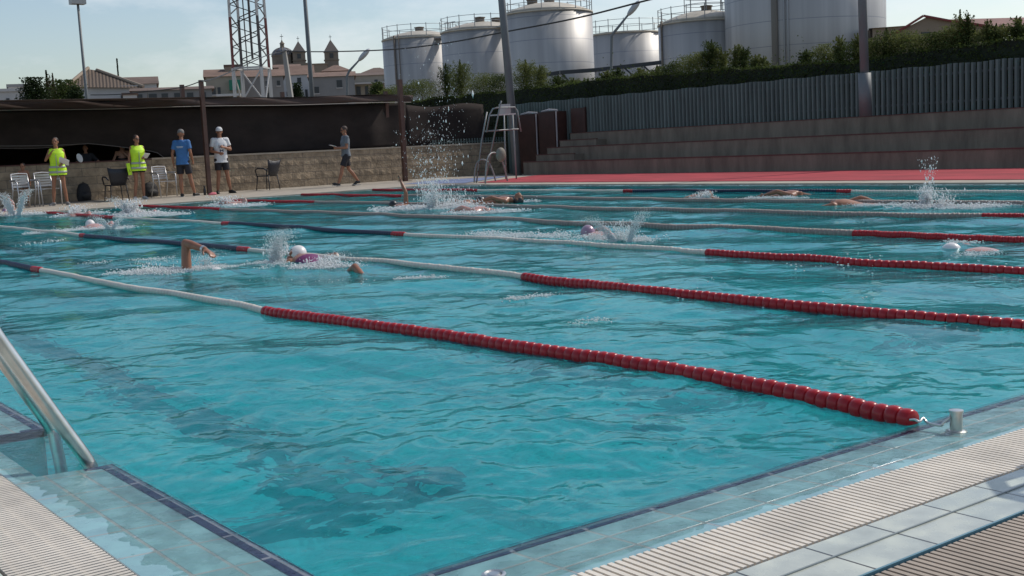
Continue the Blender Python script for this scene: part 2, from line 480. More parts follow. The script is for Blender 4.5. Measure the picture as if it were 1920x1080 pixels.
# ------------------------------------------------------------------ lane ropes
def wz(x, y): return float(wave(np.array([x]), np.array([y]))[0])
TR = {
 1: [(1702,783),(1571,751),(1435,724),(1335,706),(1210,684),(1085,664),(955,646),(880,634),(780,619),(680,607),(580,592),(495,582),(475,575),(375,557),(250,538),(162,522),(85,507),(40,499),(0,491)],
 2: [(1915,609),(1815,602),(1690,594),(1565,576),(1435,566),(1335,555),(1197,543),(1085,529),(975,517),(955,513),(855,503),(780,495),(730,489),(655,487),(567,477),(460,467),(350,457),(250,450),(160,442),(125,436),(62,431),(0,424)],
 3: [(1915,509),(1815,502),(1690,495),(1615,494),(1540,484),(1440,480),(1315,472),(1200,463),(1085,456),(955,449),(855,444),(752,439),(630,432),(530,424),(422,419),(350,414),(250,409),(210,407),(75,398)],
 4: [(1915,451),(1790,445),(1665,439),(1580,436),(1435,430),(1310,427),(1185,421),(1070,419),(960,412),(905,409),(780,406),(655,400),(480,395),(255,386)],
 5: [(1915,406),(1802,405),(1640,403),(1440,398),(1285,394),(1135,392),(985,387),(730,381),(655,380),(582,379),(480,377),(395,374)],
 6: [(1915,381),(1686,379),(1480,377),(1285,375),(1135,373),(985,369),(792,367),(655,365),(540,363)],
 7: [(1915,357),(1435,357),(1152,356),(880,355),(677,353)]}
def rope_path(k):
    pts = [gz(x, y, .02) for x, y in TR[k]]
    ys = np.array([p.y for p in pts]); xs = np.array([p.x for p in pts])
    o_ = np.argsort(ys); ys = ys[o_]; xs = xs[o_]
    lim = {1: .3, 2: .35, 3: .3}.get(k, .22)
    dev = np.clip(xs-LW*k, -lim, lim)
    Y = np.concatenate([[0.0 if ys[0] > .2 else -.05], ys, [PL]]); D = np.concatenate([[dev[0] if ys[0] <= .2 else 0.], dev, [0.]])
    yy = np.arange(0, PL, .02); dd = np.interp(yy, Y, D)
    kk = np.ones(25)/25; pad = np.pad(dd, 12, mode='edge'); dd = np.convolve(pad, kk, 'valid')
    return yy, LW*k+dd
SEG = {}  # (y from the near wall, colour)
r_, b1 = 4.83, 9.78
def seg_of(k, y):
    if k in (1, 2, 3, 7):
        for lim, c_ in ((r_, 'R'), (b1, 'W'), (b1+.28, 'R'), (PL-b1-.28, 'B'), (PL-b1, 'R'), (PL-r_, 'W'), (PL, 'R')):
            if y < lim: return c_
    return 'R' if y < 4.85 or y > PL-4.85 else 'T'
def float_mesh(name, m, prof, n=14):
    q = MB(); q.lathe(prof, n=n, M=Matrix.Rotation(PI/2, 3, 'X')); me = q.mesh(name, m, True); return me
RB, PITCHF = .036, .056
P_bead = [(.008, -.0278), (.027, -.0277), (.0335, -.0225), (.0362, -.011), (.0368, 0), (.0362, .011), (.0335, .0225), (.027, .0277), (.008, .0278)]
P_fin = [(.010, -.027), (.034, -.026), (.036, -.012), (.026, -.008), (.026, .008), (.036, .012), (.034, .026), (.010, .027)]
P_disc = [(.010, -.026), (.038, -.024), (.040, -.006), (.030, .004), (.030, .014), (.040, .018), (.036, .026), (.01, .0265)]
COLN = {'R': 'red_plastic', 'W': 'white_plastic', 'B': 'navy_plastic', 'T': 'tan_plastic'}
FM = {c_: float_mesh('float_'+COLN[c_], M[COLN[c_]], P_bead) for c_ in 'RWB'}
FM['W'] = float_mesh('float_white', M['white_plastic'], [(a*.74, b_) for a, b_ in P_bead]); FM['T'] = float_mesh('disc_tan', M['tan_plastic'], P_disc); FM['F'] = float_mesh('disc_red', M['red_plastic'], P_disc)
RL = {1: 'nearest lane rope, its red floats starting at the steel anchor post',
      2: 'second lane rope from the camera, passing right behind the two nearest swimmers',
      3: 'third lane rope from the camera, dark red floats at its right end',
      4: 'fourth lane rope, tan discs turning bright red, beyond the kicking swimmer',
      5: 'fifth lane rope of tan discs with a short red right end',
      6: 'sixth lane rope of tan discs with capped swimmers against it',
      7: 'farthest lane rope, a navy stretch between red marks near the far side'}
def build_rope(k):
    yy, xx = rope_path(k)
    t = empty('lane_rope', (LW*k, 0, 0), RL[k], 'lane rope', 'lane ropes across the pool')
    n_ = int((PL-.12)/PITCHF); items = []
    y = .055 if k != 1 else .05
    zs = wave(np.interp(np.arange(n_)*PITCHF, yy, xx), np.arange(n_)*PITCHF)
    while y < PL-.05:
        x = float(np.interp(y, yy, xx)); x2 = float(np.interp(y+.05, yy, xx))
        i = min(n_-1, int(y/PITCHF)); z = .014+.32*float(zs[i])
        z = max(z, .004)
        c_ = seg_of(k, y)
        items.append((x, y, z, math.atan2(-(x2-x), .05), c_)); y += PITCHF
    # the hundred that show largest: nearest in view
    def vis(it):
        d_ = Vector((it[0], it[1], it[2]))-Vector(CAM); z_ = d_.dot(_F)
        u = 960+FPX*d_.dot(_R)/z_; return (-20 < u < 1940, -z_)
    order = sorted(range(len(items)), key=lambda i: vis(items[i]), reverse=True)
    big = set(order[:100])
    rest = {}
    mats_ = [M['red_plastic'], M['white_plastic'], M['navy_plastic'], M['tan_plastic']]
    q = MB()
    for i, (x, y, z, a, c_) in enumerate(items):
        key = 'F' if (c_ == 'R' and k in (4, 5, 6)) else c_
        if i in big:
            o = obj('float', FM[key], t); o.location = (x-LW*k, y, z+random.uniform(-.002, .002)); o.rotation_euler = (random.uniform(-.05, .05), random.uniform(-.5, .5), a+random.uniform(-.05, .05))
        else:
            q.m = {'R': 0, 'W': 1, 'B': 2, 'T': 3}[c_]
            prof = P_disc if k in (4, 5, 6) else [(a2*.74, b2) for a2, b2 in P_bead] if c_ == 'W' else P_bead
            Mr = Matrix.Rotation(a, 3, 'Z') @ Matrix.Rotation(PI/2, 3, 'X')
            q.lathe(prof[::1], (x-LW*k, y, z), n=8 if y > 10 else 12, M=Mr)
    o = q.build('float_string', mats_, t, smooth=True); o['kind'] = 'stuff'
    rp = MB(); rp.tube([(float(np.interp(v, yy, xx))-LW*k, v, .012) for v in np.linspace(0.02, PL-.02, 60)], .006, 6)
    rp.build('rope', M['cable'], t)
    return t
ropes = {k: build_rope(k) for k in range(1, 8)}
# ================================================================== terrace, fence, wall
conc = mat('terrace_concrete', (.185, .155, .12), .85, var=.3, vscale=1.6, bump=.25, bscale=30, stretch=(1, 1.6, .35))
redtrim = mat('brick_red_trim', (.10, .04, .035), .7, var=.2, vscale=6)
t = empty('concrete_terrace', (22.1, 12, 0), 'wide grey concrete seating terrace with thin red edges behind the red carpet', 'terrace')
t.location = (0, 0, 0)
for i, (x0, zt, ye) in enumerate(((22.1, .43, 28.2), (22.9, .85, 27.95), (23.7, 1.28, 27.73))):
    q = MB(); q.box((x0, -8, -.1 if i == 0 else .0), (25.0 if i == 2 else x0+.8, ye, zt)); q.build('step', conc, t)
    if i < 2:
        q = MB(); q.box((x0-.012, -8, zt), (x0+.07, ye+.012, zt+.028)); q.build('edge_trim', redtrim, t)
    else:
        q = MB(); q.box((x0-.012, -8, zt), (x0+.05, ye+.012, zt+.02)); q.build('edge_trim', redtrim, t)
for (x0, y0, y1, zb, zt) in ((22.5, 26.14, 28.03, .431, .64), (23.3, 25.99, 27.79, .851, 1.06)):
    q = MB(); q.box((x0, y0, zb), (x0+.398, y1, zt)); q.build('stair_block', conc, t)
    q = MB(); q.box((x0-.01, y0-.01, zt), (x0+.06, y1+.01, zt+.025)); q.build('edge_trim', redtrim, t)

galv = mat('green_grey_slat', (.10, .135, .128), .55, metal=.0, var=.3, vscale=1.5, stretch=(1, 3, .3))
t = empty('slat_fence', (23.85, 28, 0), 'tall green grey fence of upright metal slats on top of the terrace', 'fence'); t.location = (0, 0, 0)
q = MB(); y = -7.0
while y < 31.2:
    zb = 1.285 if y < 27.9 else .03
    h = 2.385+.012*math.sin(y*5.1)
    a = y+.10
    q.add([(23.86, y, zb), (23.80, y+.03, zb), (23.80, y+.085, zb), (23.86, a+.015, zb), (23.86, y, h), (23.80, y+.03, h), (23.80, y+.085, h), (23.86, a+.015, h)],
          [(0,1,5,4), (1,2,6,5), (2,3,7,6), (4,5,6,7), (3,0,4,7), (3,2,1,0)])
    y += .152
q.build('slats', galv, t)
q = MB(); 
for zz in (1.5, 2.15): q.box((23.861, -7, zz), (23.90, 31.2, zz+.05))
q.build('rail', mat('dark_rail', (.05, .06, .065), .6), t)

stone = bpy.data.materials.new('block_wall'); stone.use_nodes = True
n = stone.node_tree.nodes; l = stone.node_tree.links; b = n['Principled BSDF']; b.inputs['Roughness'].default_value = .9
tcn = n.new('ShaderNodeTexCoord'); mp_ = n.new('ShaderNodeMapping'); mp_.inputs['Rotation'].default_value = (PI/2, 0, 0); mp_.inputs['Location'].default_value = (0, .03, 0)
l.new(tcn.outputs['Object'], mp_.inputs[0])
br = n.new('ShaderNodeTexBrick'); br.inputs['Scale'].default_value = 1; br.inputs['Brick Width'].default_value = .8; br.inputs['Row Height'].default_value = .225
br.inputs['Mortar Size'].default_value = .006; br.inputs['Color1'].default_value = (.42, .32, .215, 1); br.inputs['Color2'].default_value = (.31, .24, .165, 1); br.inputs['Mortar'].default_value = (.14, .12, .10, 1)
l.new(mp_.outputs[0], br.inputs['Vector'])
ns1 = n.new('ShaderNodeTexNoise'); ns1.inputs['Scale'].default_value = 5; ns1.inputs['Detail'].default_value = 8; l.new(tcn.outputs['Object'], ns1.inputs['Vector'])
mr = n.new('ShaderNodeMapRange'); mr.inputs[1].default_value = .3; mr.inputs[2].default_value = .7; mr.inputs[3].default_value = .6; mr.inputs[4].default_value = 1.15; l.new(ns1.outputs['Fac'], mr.inputs[0])
ml = n.new('ShaderNodeMixRGB'); ml.blend_type = 'MULTIPLY'; ml.inputs[0].default_value = 1; l.new(br.outputs['Color'], ml.inputs[1]); l.new(mr.outputs[0], ml.inputs[2]); l.new(ml.outputs[0], b.inputs['Base Color'])
ns2 = n.new('ShaderNodeTexNoise'); ns2.inputs['Scale'].default_value = 14; ns2.inputs['Detail'].default_value = 5; l.new(tcn.outputs['Object'], ns2.inputs['Vector'])
bp = n.new('ShaderNodeBump'); bp.inputs['Strength'].default_value = .9; bp.inputs['Distance'].default_value = .03; l.new(ns2.outputs['Fac'], bp.inputs['Height']); l.new(bp.outputs[0], b.inputs['Normal'])
t = empty('block_wall', (0, 0, 0), 'low beige block wall with rough and smooth courses along the far end of the pool', 'wall')
q = MB(); rr = random.Random(3)
z = .03
for ci, h in enumerate((.21, .21, .21, .21, .21)):
    x = 1.0
    while x < 23.9:
        if ci in (1, 3): # rough split blocks
            wd = rr.uniform(.16, .42); p = rr.uniform(-.012, .004)
            dx = rr.uniform(-.03, .03); x2 = min(x+wd, 23.9)
            ym = 31.5+p-.008
            q.add([(x, 31.5, z), (x2, 31.5, z), (x2, 31.5, z+h), (x, 31.5, z+h), ((x+x2)/2+dx, ym, z+h*rr.uniform(.3, .7))], [(0,1,4), (1,2,4), (2,3,4), (3,0,4)])
            x = x2
        else:
            q.add([(x, 31.5, z), (23.9, 31.5, z), (23.9, 31.5, z+h), (x, 31.5, z+h)], [(0,1,2,3)]); x = 24
    z += h
q.box((1.0, 31.501, .0), (23.9, 31.72, z)); q.build('blocks', stone, t)
q = MB(); q.box((1.0, 31.47, z), (11.2, 31.76, z+.03)); q.build('coping', redtrim, t)
q = MB(); q.box((11.2, 31.48, z), (23.9, 31.75, z+.05)); q.build('coping', mat('pale_coping', (.38, .32, .25), .9, var=.15), t)
WT = z+.05
t = empty('picket_fence', (22, 31.6, 0), 'row of short grey metal pickets on the right end of the block wall', 'fence'); t.location = (0, 0, 0)
q = MB(); x = 20.9
while x < 23.9: q.box((x, 31.59, WT), (x+.04, 31.62, WT+.17)); x += .115
q.build('pickets', galv, t)
q = MB(); q.box((20.9, 31.622, WT+.05), (23.9, 31.64, WT+.08)); q.build('rail', galv, t)

# brown cabinets at the end of the terrace
brown = mat('brown_sheet_metal', (.055, .024, .018), .5, var=.25, vscale=3)
lt = mat('pale_trim', (.42, .40, .40), .5)
for lab, (x0, y0, y1, zb, zt) in (('left one of two brown metal lockers with pale lids', (23.3, 28.98, 30.0, .03, 1.98)),
        ('right one of two brown metal lockers, touching the terrace steps', (23.35, 27.99, 28.93, .03, 2.02))):
    t = empty('metal_locker', (0, 0, 0), lab, 'locker')
    q = MB(); q.box((x0, y0, zb), (x0+.44, y1, zt)); q.build('body', brown, t)
    q = MB(); q.box((x0-.014, y0+.06, zb+.1), (x0-.002, y1-.06, zt-.08)); q.build('door', brown, t)
    q = MB(); q.tube([(x0+.1, y0+.03, zt+.03), (x0+.1, (y0+y1)/2, zt+.055), (x0+.1, y1-.08, zt+.02)], [.03, .045, .03], 8); q.build('lid', lt, t, smooth=True)
    q = MB(); q.box((x0-.02, y0-.025, zb), (x0+.02, y0-.002, zt)); q.build('frame', lt, t)
t = empty('sheet_panel', (0, 0, 0), 'dark brown metal panel standing on the top terrace step against the slat fence', 'panel')
q = MB(); q.box((23.72, 27.02, 1.31), (23.78, 27.68, 2.08)); q.build('sheet', brown, t)
q = MB(); q.box((23.715, 26.98, 1.305), (23.785, 27.018, 2.1)); q.build('frame', brown, t)

# ================================================================== shade canopy
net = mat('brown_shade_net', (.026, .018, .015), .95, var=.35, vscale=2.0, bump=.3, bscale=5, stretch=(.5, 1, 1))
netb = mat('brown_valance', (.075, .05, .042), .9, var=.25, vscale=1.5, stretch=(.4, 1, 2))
rust = mat('brown_painted_steel', (.085, .04, .028), .55, var=.25, vscale=4)
t = empty('shade_canopy', (0, 0, 0), 'long brown shade cloth canopy with a dark hanging net behind the block wall', 'canopy')
def sheet(name, m, f, nu, nv, thick=.01):
    q = MB(); vs = []
    for i in range(nu+1):
        for j in range(nv+1): vs.append(f(i/nu, j/nv))
    q.add(vs, [(i*(nv+1)+j, (i+1)*(nv+1)+j, (i+1)*(nv+1)+j+1, i*(nv+1)+j+1) for i in range(nu) for j in range(nv)])
    o = q.build(name, m, t, smooth=True)
    md = o.modifiers.new('s', 'SOLIDIFY'); md.thickness = thick
    return o
def f_val(u, v):
    x = 1+19.1*u
    return (x, 31.42+.04*math.sin(x*2.3+v*3), 2.58+v*.21+.02*math.sin(x*1.1)+.01*math.sin(x*3.7))
sheet('valance', netb, f_val, 90, 4)
q = MB(); q.tube([(x_, 31.38+.01*math.sin(x_*3), 2.555+.012*math.sin(x_*1.1)) for x_ in np.linspace(1, 20, 70)], .012, 6); q.build('valance_hem', mat('pale_hem', (.30, .27, .24), .8), t)
def f_roof(u, v): 
    x = -3+22.6*u
    return (x, 31.4+v*6.0, 2.80+.0*v-.07*math.sin(PI*v)+.02*math.sin(x*1.1)+.008)
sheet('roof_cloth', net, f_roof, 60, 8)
def f_roof2(u, v):
    x = -3+15.1*u
    return (x, 29.65+v*1.72, 2.74+.05*v-.03*math.sin(PI*v)*math.sin(x*1.4)**2)
sheet('front_roof_cloth', netb, f_roof2, 40, 6)
def low(x):     # lower edge of the hanging net: lifted at the left
    if x < 11.6:
        k = (11.6-x)
        return 1.22+.50*min(1, k/2.0)**.7 - .12*abs(math.sin(k*.55))
    return 1.12
def f_net(u, v):
    x = 1+19.1*u; zl = low(x)
    return (x, 31.85+.05*math.sin(x*1.9+v*2)+.03*math.sin(x*5.3), zl+(2.56-zl)*v)
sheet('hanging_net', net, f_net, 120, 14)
def f_net2(u, v):
    x = 20.1+3.2*u
    return (x, 31.9+.04*math.sin(x*2.1+v*2), 1.10+(1.36+.05*math.sin(x*2.3))*v)
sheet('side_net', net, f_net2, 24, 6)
q = MB(); q.tube([f_net(u/60*.56, 0) for u in range(61)], .012, 6); q.build('net_hem', mat('grey_hem', (.16, .14, .13), .8), t)
def f_fold(u, v):
    x = 1+9.0*u; zt = low(x)+.05
    return (x, 32.0+.08*math.sin(x*1.3), zt-(.20-.17*u)*v-.05*math.sin(x*.9+.6)**2*v)
sheet('folded_net', mat('net_fold', (.045, .036, .031), .95, var=.4, vscale=2), f_fold, 60, 4)
q = MB(); q.tube([f_fold(u/40, 1) for u in range(41)], .012, 6); q.build('net_hem', mat('grey_hem_fold', (.13, .11, .10), .8), t)
q = MB(); q.box((-2, 37.3, .03), (21, 37.33, 2.8)); q.build('dark_backdrop', net, t)  # added dark sheet at the back, makes the space under the canopy dark
for i, (x, y, zt) in enumerate(((12.09, 29.62, 3.2), (12.6, 32.3, 3.25), (19.4, 31.95, 2.95), (6.0, 32.2, 2.78), (1.5, 29.7, 2.75), (15.9, 32.4, 3.0))):
    q = MB(); q.box((x-.055, y-.055, .031), (x+.055, y+.055, zt)); q.build('post', rust, t)
t = empty('steel_post', (18.75, 29.98, .03), 'lone brown steel post on the deck between the walking man and the lifeguard chair', 'post')
q = MB(); q.box((-.065, -.065, 0), (.065, .065, 3.17)); q.build('shaft', rust, t)
q = MB(); q.box((-.15, -.15, 0), (.15, .15, .015)); q.build('base_plate', rust, t)

# ================================================================== vegetation
def leaf_mat(name, c1, c2):
    m = mat(name, c1, .75, col2=c2, vscale=1.1, spec=.25); n = m.node_tree.nodes; l = m.node_tree.links
    b = n['Principled BSDF']; tl = n.new('ShaderNodeBsdfTranslucent'); ms = n.new('ShaderNodeMixShader'); ms.inputs[0].default_value = .45
    l.new(b.inputs['Base Color'].links[0].from_socket, tl.inputs[0]); l.new(b.outputs[0], ms.inputs[1]); l.new(tl.outputs[0], ms.inputs[2])
    l.new(ms.outputs[0], n['Material Output'].inputs[0]); return m
leafA = leaf_mat('hedge_leaf', (.085, .115, .028), (.028, .045, .012))
leafB = leaf_mat('shrub_leaf', (.19, .205, .065), (.08, .105, .03))
leafC = leaf_mat('dark_leaf', (.030, .050, .015), (.012, .022, .008))
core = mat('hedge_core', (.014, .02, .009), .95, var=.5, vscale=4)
bark = mat('bark', (.10, .075, .05), .9)
def leaves(P, size, rs, up=.3, asp=1.6):
    """one quad per point with random facing"""
    k = len(P); rg = np.random.default_rng(rs)
    d = rg.normal(size=(k, 3)); d[:, 2] = d[:, 2]*.7+up; d /= np.linalg.norm(d, axis=1)[:, None]
    e = rg.normal(size=(k, 3)); e -= (e*d).sum(1)[:, None]*d; e /= np.linalg.norm(e, axis=1)[:, None]
    s = (size*rg.uniform(.5, 1.3, k))[:, None]
    a = d*s*asp; b_ = e*s
    V = np.stack([P-a*.5, P+b_*.5, P+a*.5, P-b_*.5], 1).reshape(-1, 3)
    F = np.arange(4*k).reshape(-1, 4)
    return V, F
def leaf_obj(name, V, F, m, parent):
    me = bpy.data.meshes.new(name); me.from_pydata(V.tolist(), [], F.tolist()); me.materials.append(m); me.update()
    return obj(name, me, parent)
# hedge: top height follows the photo (rises to the right, i.e. as traced)
HP = [(-8, 2.80), (6, 2.82), (10, 2.84), (14.5, 2.86), (17, 2.74), (20, 2.84), (24, 2.92), (26.5, 3.0), (28.5, 2.95), (31, 2.93), (39, 2.95)]
hy = np.array([a for a, _ in HP]); hz = np.array([b_ for _, b_ in HP])
def htop(y): return np.interp(y, hy, hz)+.03*np.sin(y*2.1)+.02*np.sin(y*5.3+1)
t = empty('clipped_hedge', (0, 0, 0), 'long dark clipped hedge rising behind the slat fence', 'hedge')
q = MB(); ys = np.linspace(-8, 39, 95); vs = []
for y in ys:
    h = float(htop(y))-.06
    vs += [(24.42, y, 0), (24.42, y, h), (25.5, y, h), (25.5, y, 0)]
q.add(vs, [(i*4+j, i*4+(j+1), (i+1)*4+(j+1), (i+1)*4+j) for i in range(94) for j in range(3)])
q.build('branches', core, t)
rg = np.random.default_rng(5)
k = 60000; y = rg.uniform(-6, 39, k); side = rg.random(k) < .6
x = np.where(side, 24.40+rg.normal(0, .035, k), rg.uniform(24.36, 25.5, k)); h = htop(y)
zz = np.where(side, 1.2+(h-1.2)*rg.random(k)**.8, h-.03+rg.normal(0, .025, k)); zz = np.where(y > 28, np.where(side, rg.uniform(.3, 1, k)*h, zz), zz)
zz = zz + np.where((rg.random(k) < .22) & ~side, rg.exponential(.07, k)*(1+np.sin(y*1.7)), 0)
V, F = leaves(np.stack([x, y, zz], 1), .042, 6); leaf_obj('leaves', V, F, leafA, t)
# dark undergrowth beyond the block wall seen under the hedge top
def shrub(name, base, h, rad, m, label, cat, group, nl=500, lsz=.06, spiky=True, seed=0, trunk=True, wid=None):
    t = empty(name, base, label, cat, group)
    rg = np.random.default_rng(seed+101); rad = rad
    if trunk:
        q = MB(); q.tube([(0, 0, 0), (0, .01, h*.5), (.01, 0, h*.93)], [max(.012, h*.025), h*.014, .004], 6); q.build('trunk', bark, t)
    P = []
    if spiky:
        nb = max(5, int(nl/70))
        for i in range(nb):
            a = rg.uniform(0, 2*PI); z0 = rg.uniform(.02, .75)*h; L_ = rad*rg.uniform(.5, 1.1)*(1-z0/h*.7)+.03
            tip = np.array([math.cos(a)*L_, math.sin(a)*L_, z0+rg.uniform(.18, .42)*h*(1-.4*z0/h)])
            tip[2] = min(tip[2], h)
            s = rg.random((nl//nb, 1)); c0 = np.array([0, 0, z0*.9])
            P.append(c0+(tip-c0)*s+rg.normal(0, 1, (nl//nb, 3))*np.array([rad, rad, rad])*.19*(1.1-s))
        s = rg.random((nl//4, 1)); P.append(np.array([0, 0, h])*s+rg.normal(0, 1, (nl//4, 3))*rad*.16*(1.05-s))
    else:
        nb = max(6, int(nl/90))
        for i in range(nb):
            a = rg.uniform(0, 2*PI); u = rg.uniform(-.8, 1); r0 = math.sqrt(1-u*u*.8)*rg.uniform(.3, .8)
            c0 = np.array([math.cos(a)*r0*rad, math.sin(a)*r0*rad, h*.55+u*h*.36])
            P.append(c0+rg.normal(0, 1, (nl//nb, 3))*np.array([rad*.26, rad*.26, h*.11]))
    if name == 'cypress_tree':
        u = rg.random(nl)**.8; rr_ = rad*np.sin(np.clip(u*1.15+.12, 0, 1)*PI)**.6*rg.random(nl)**.4; a = rg.uniform(0, 2*PI, nl); P = [np.stack([rr_*np.cos(a), rr_*np.sin(a), u*h], 1)]
    P = np.concatenate(P); P[:, 2] = np.clip(P[:, 2], 0.01, h*1.02)
    V, F = leaves(P, lsz, seed+3); leaf_obj('crown', V, F, m, t); return t
# tufts growing above the hedge (px, py_top, width_px)
G = 'young shoots standing above the clipped hedge'
SH = [(835,118,26,'narrow'),(862,112,40,'tall'),(905,138,36,'round'),(938,140,30,'round'),(985,112,44,'tall'),(1012,122,34,'tall'),(1046,140,26,'low'),(1075,146,22,'low'),
 (1140,132,22,'low'),(1158,126,20,'narrow'),(1200,128,26,'low'),(1232,122,20,'low'),(1262,116,26,'round'),(1290,104,34,'round'),(1316,98,30,'round'),(1334,74,34,'tall'),(1352,88,26,'tall'),(1378,84,26,'narrow'),
 (1394,88,24,'tall'),(1416,102,22,'low'),(1432,105,16,'low'),(1512,92,24,'low'),(1545,84,26,'round'),(1573,66,18,'narrow'),(1592,80,34,'round'),(1608,62,16,'narrow'),
 (1634,74,26,'round'),(1662,52,44,'tall'),(1690,60,44,'round'),(1722,66,40,'round'),(1752,62,34,'round'),(1778,50,30,'round'),(1800,18,32,'tall'),(1815,24,22,'narrow'),(1842,56,24,'round'),(1851,36,16,'narrow'),(1868,44,22,'tall'),(1888,46,26,'round'),(1906,30,18,'narrow'),(1925,44,26,'round'),
 (790,150,40,'round'),(750,160,36,'round')]
near = []
for i, (px_, pt, wpx, kd) in enumerate(SH):
    dq = ray(px_, pt); 
    P = on_x(px_, pt, 24.95); 
    if P.y > 38: P = at_d(px_, pt, 46)
    dist_ = math.hypot(P.x-CAM[0], P.y-CAM[1]); rad = wpx/2*dist_/FPX*1.8
    zb = float(htop(min(P.y, 39)))-.12
    if P.y > 38.5: zb = 1.0
    h = P.z-zb
    if h < .12: h = .12
    lab = {'narrow': 'thin pale green shoot', 'tall': 'tall feathery green shoot', 'round': 'bushy olive green tuft', 'low': 'low yellow green sprout'}[kd]
    near.append((px_, P, zb, h, rad, lab, kd))
def landmark(px_):
    for a, s in ((775, 'in front of the leftmost storage tank'), (820, 'left of the thick pole, before the leftmost tank'), (880, 'in front of the second tank from the left'), (945, 'right behind the thick lamp pole'),
                 (1030, 'before the largest of the three left tanks'), (1090, 'under the bright edge of the third tank'), (1150, 'beside the curved street lamp'), (1245, 'below the low tank between its neighbours'),
                 (1345, 'before the domed tank beside the biggest tank'), (1440, 'where the domed tank meets the biggest tank'), (1560, 'right of the pipe on the biggest tank'), (1625, 'just left of the thick grey pole'),
                 (1700, 'left of the red roofed warehouse gable'), (1770, 'in front of the warehouse gable'), (1830, 'below the long warehouse roof'), (1880, 'towards the right end of the warehouse roof')):
        if px_ < a: return s
    return 'at the right edge of the photo below the warehouse roof'
from collections import Counter
pos_word = {}
for j, (px_, P, zb, h, rad, lab, kd) in enumerate(near):
    lm_ = landmark(px_)
    same = [q2[0] for q2 in near if landmark(q2[0]) == lm_ and q2[5] == lab]
    if len(same) > 1:
        k_ = sorted(same).index(px_); lab2 = (['left', 'right'] if len(same) == 2 else ['left', 'middle', 'right'] if len(same) == 3 else ['leftmost', 'middle left', 'middle right', 'rightmost'])[min(k_, 3)]+' '+lab+' '+lm_
    else: lab2 = lab+' '+lm_
    shrub('hedge_shoot', (P.x, P.y, zb), h, rad, leafB if j % 3 else leafA, lab2, 'shrub', G, nl=int(900+rad*h*6500), lsz=.026, spiky=kd != 'round', seed=j)

# ================================================================== storage tanks
tankm = bpy.data.materials.new('brushed_tank_metal'); tankm.use_nodes = True
n = tankm.node_tree.nodes; l = tankm.node_tree.links; b = n['Principled BSDF']
b.inputs['Metallic'].default_value = .22; b.inputs['Roughness'].default_value = .5
tcn = n.new('ShaderNodeTexCoord'); mp_ = n.new('ShaderNodeMapping'); mp_.inputs['Scale'].default_value = (1.4, 1.4, .05); l.new(tcn.outputs['Object'], mp_.inputs[0])
ns1 = n.new('ShaderNodeTexNoise'); ns1.inputs['Scale'].default_value = 1.0; ns1.inputs['Detail'].default_value = 5; l.new(mp_.outputs[0], ns1.inputs['Vector'])
rp = n.new('ShaderNodeValToRGB'); rp.color_ramp.elements[0].position = .3; rp.color_ramp.elements[0].color = (.35, .345, .335, 1); rp.color_ramp.elements[1].position = .75; rp.color_ramp.elements[1].color = (.49, .48, .46, 1)
l.new(ns1.outputs['Fac'], rp.inputs[0])
sx = n.new('ShaderNodeSeparateXYZ'); l.new(tcn.outputs['Object'], sx.inputs[0])
mm = n.new('ShaderNodeMath'); mm.operation = 'PINGPONG'; mm.inputs[1].default_value = .9; l.new(sx.outputs['Z'], mm.inputs[0])
lt_ = n.new('ShaderNodeMath'); lt_.operation = 'LESS_THAN'; lt_.inputs[1].default_value = .025; l.new(mm.outputs[0], lt_.inputs[0])
ms = n.new('ShaderNodeMixRGB'); ms.inputs[2].default_value = (.24, .25, .27, 1); l.new(lt_.outputs[0], ms.inputs[0]); l.new(rp.outputs[0], ms.inputs[1]); l.new(ms.outputs[0], b.inputs['Base Color'])
roofm = mat('tank_roof_metal', (.50, .46, .38), .6, metal=.3, var=.15, vscale=1.0)
railm = mat('tank_railing_metal', (.32, .33, .33), .5, metal=.3)
rustm = mat('pipe_rust', (.16, .13, .10), .7, var=.3)
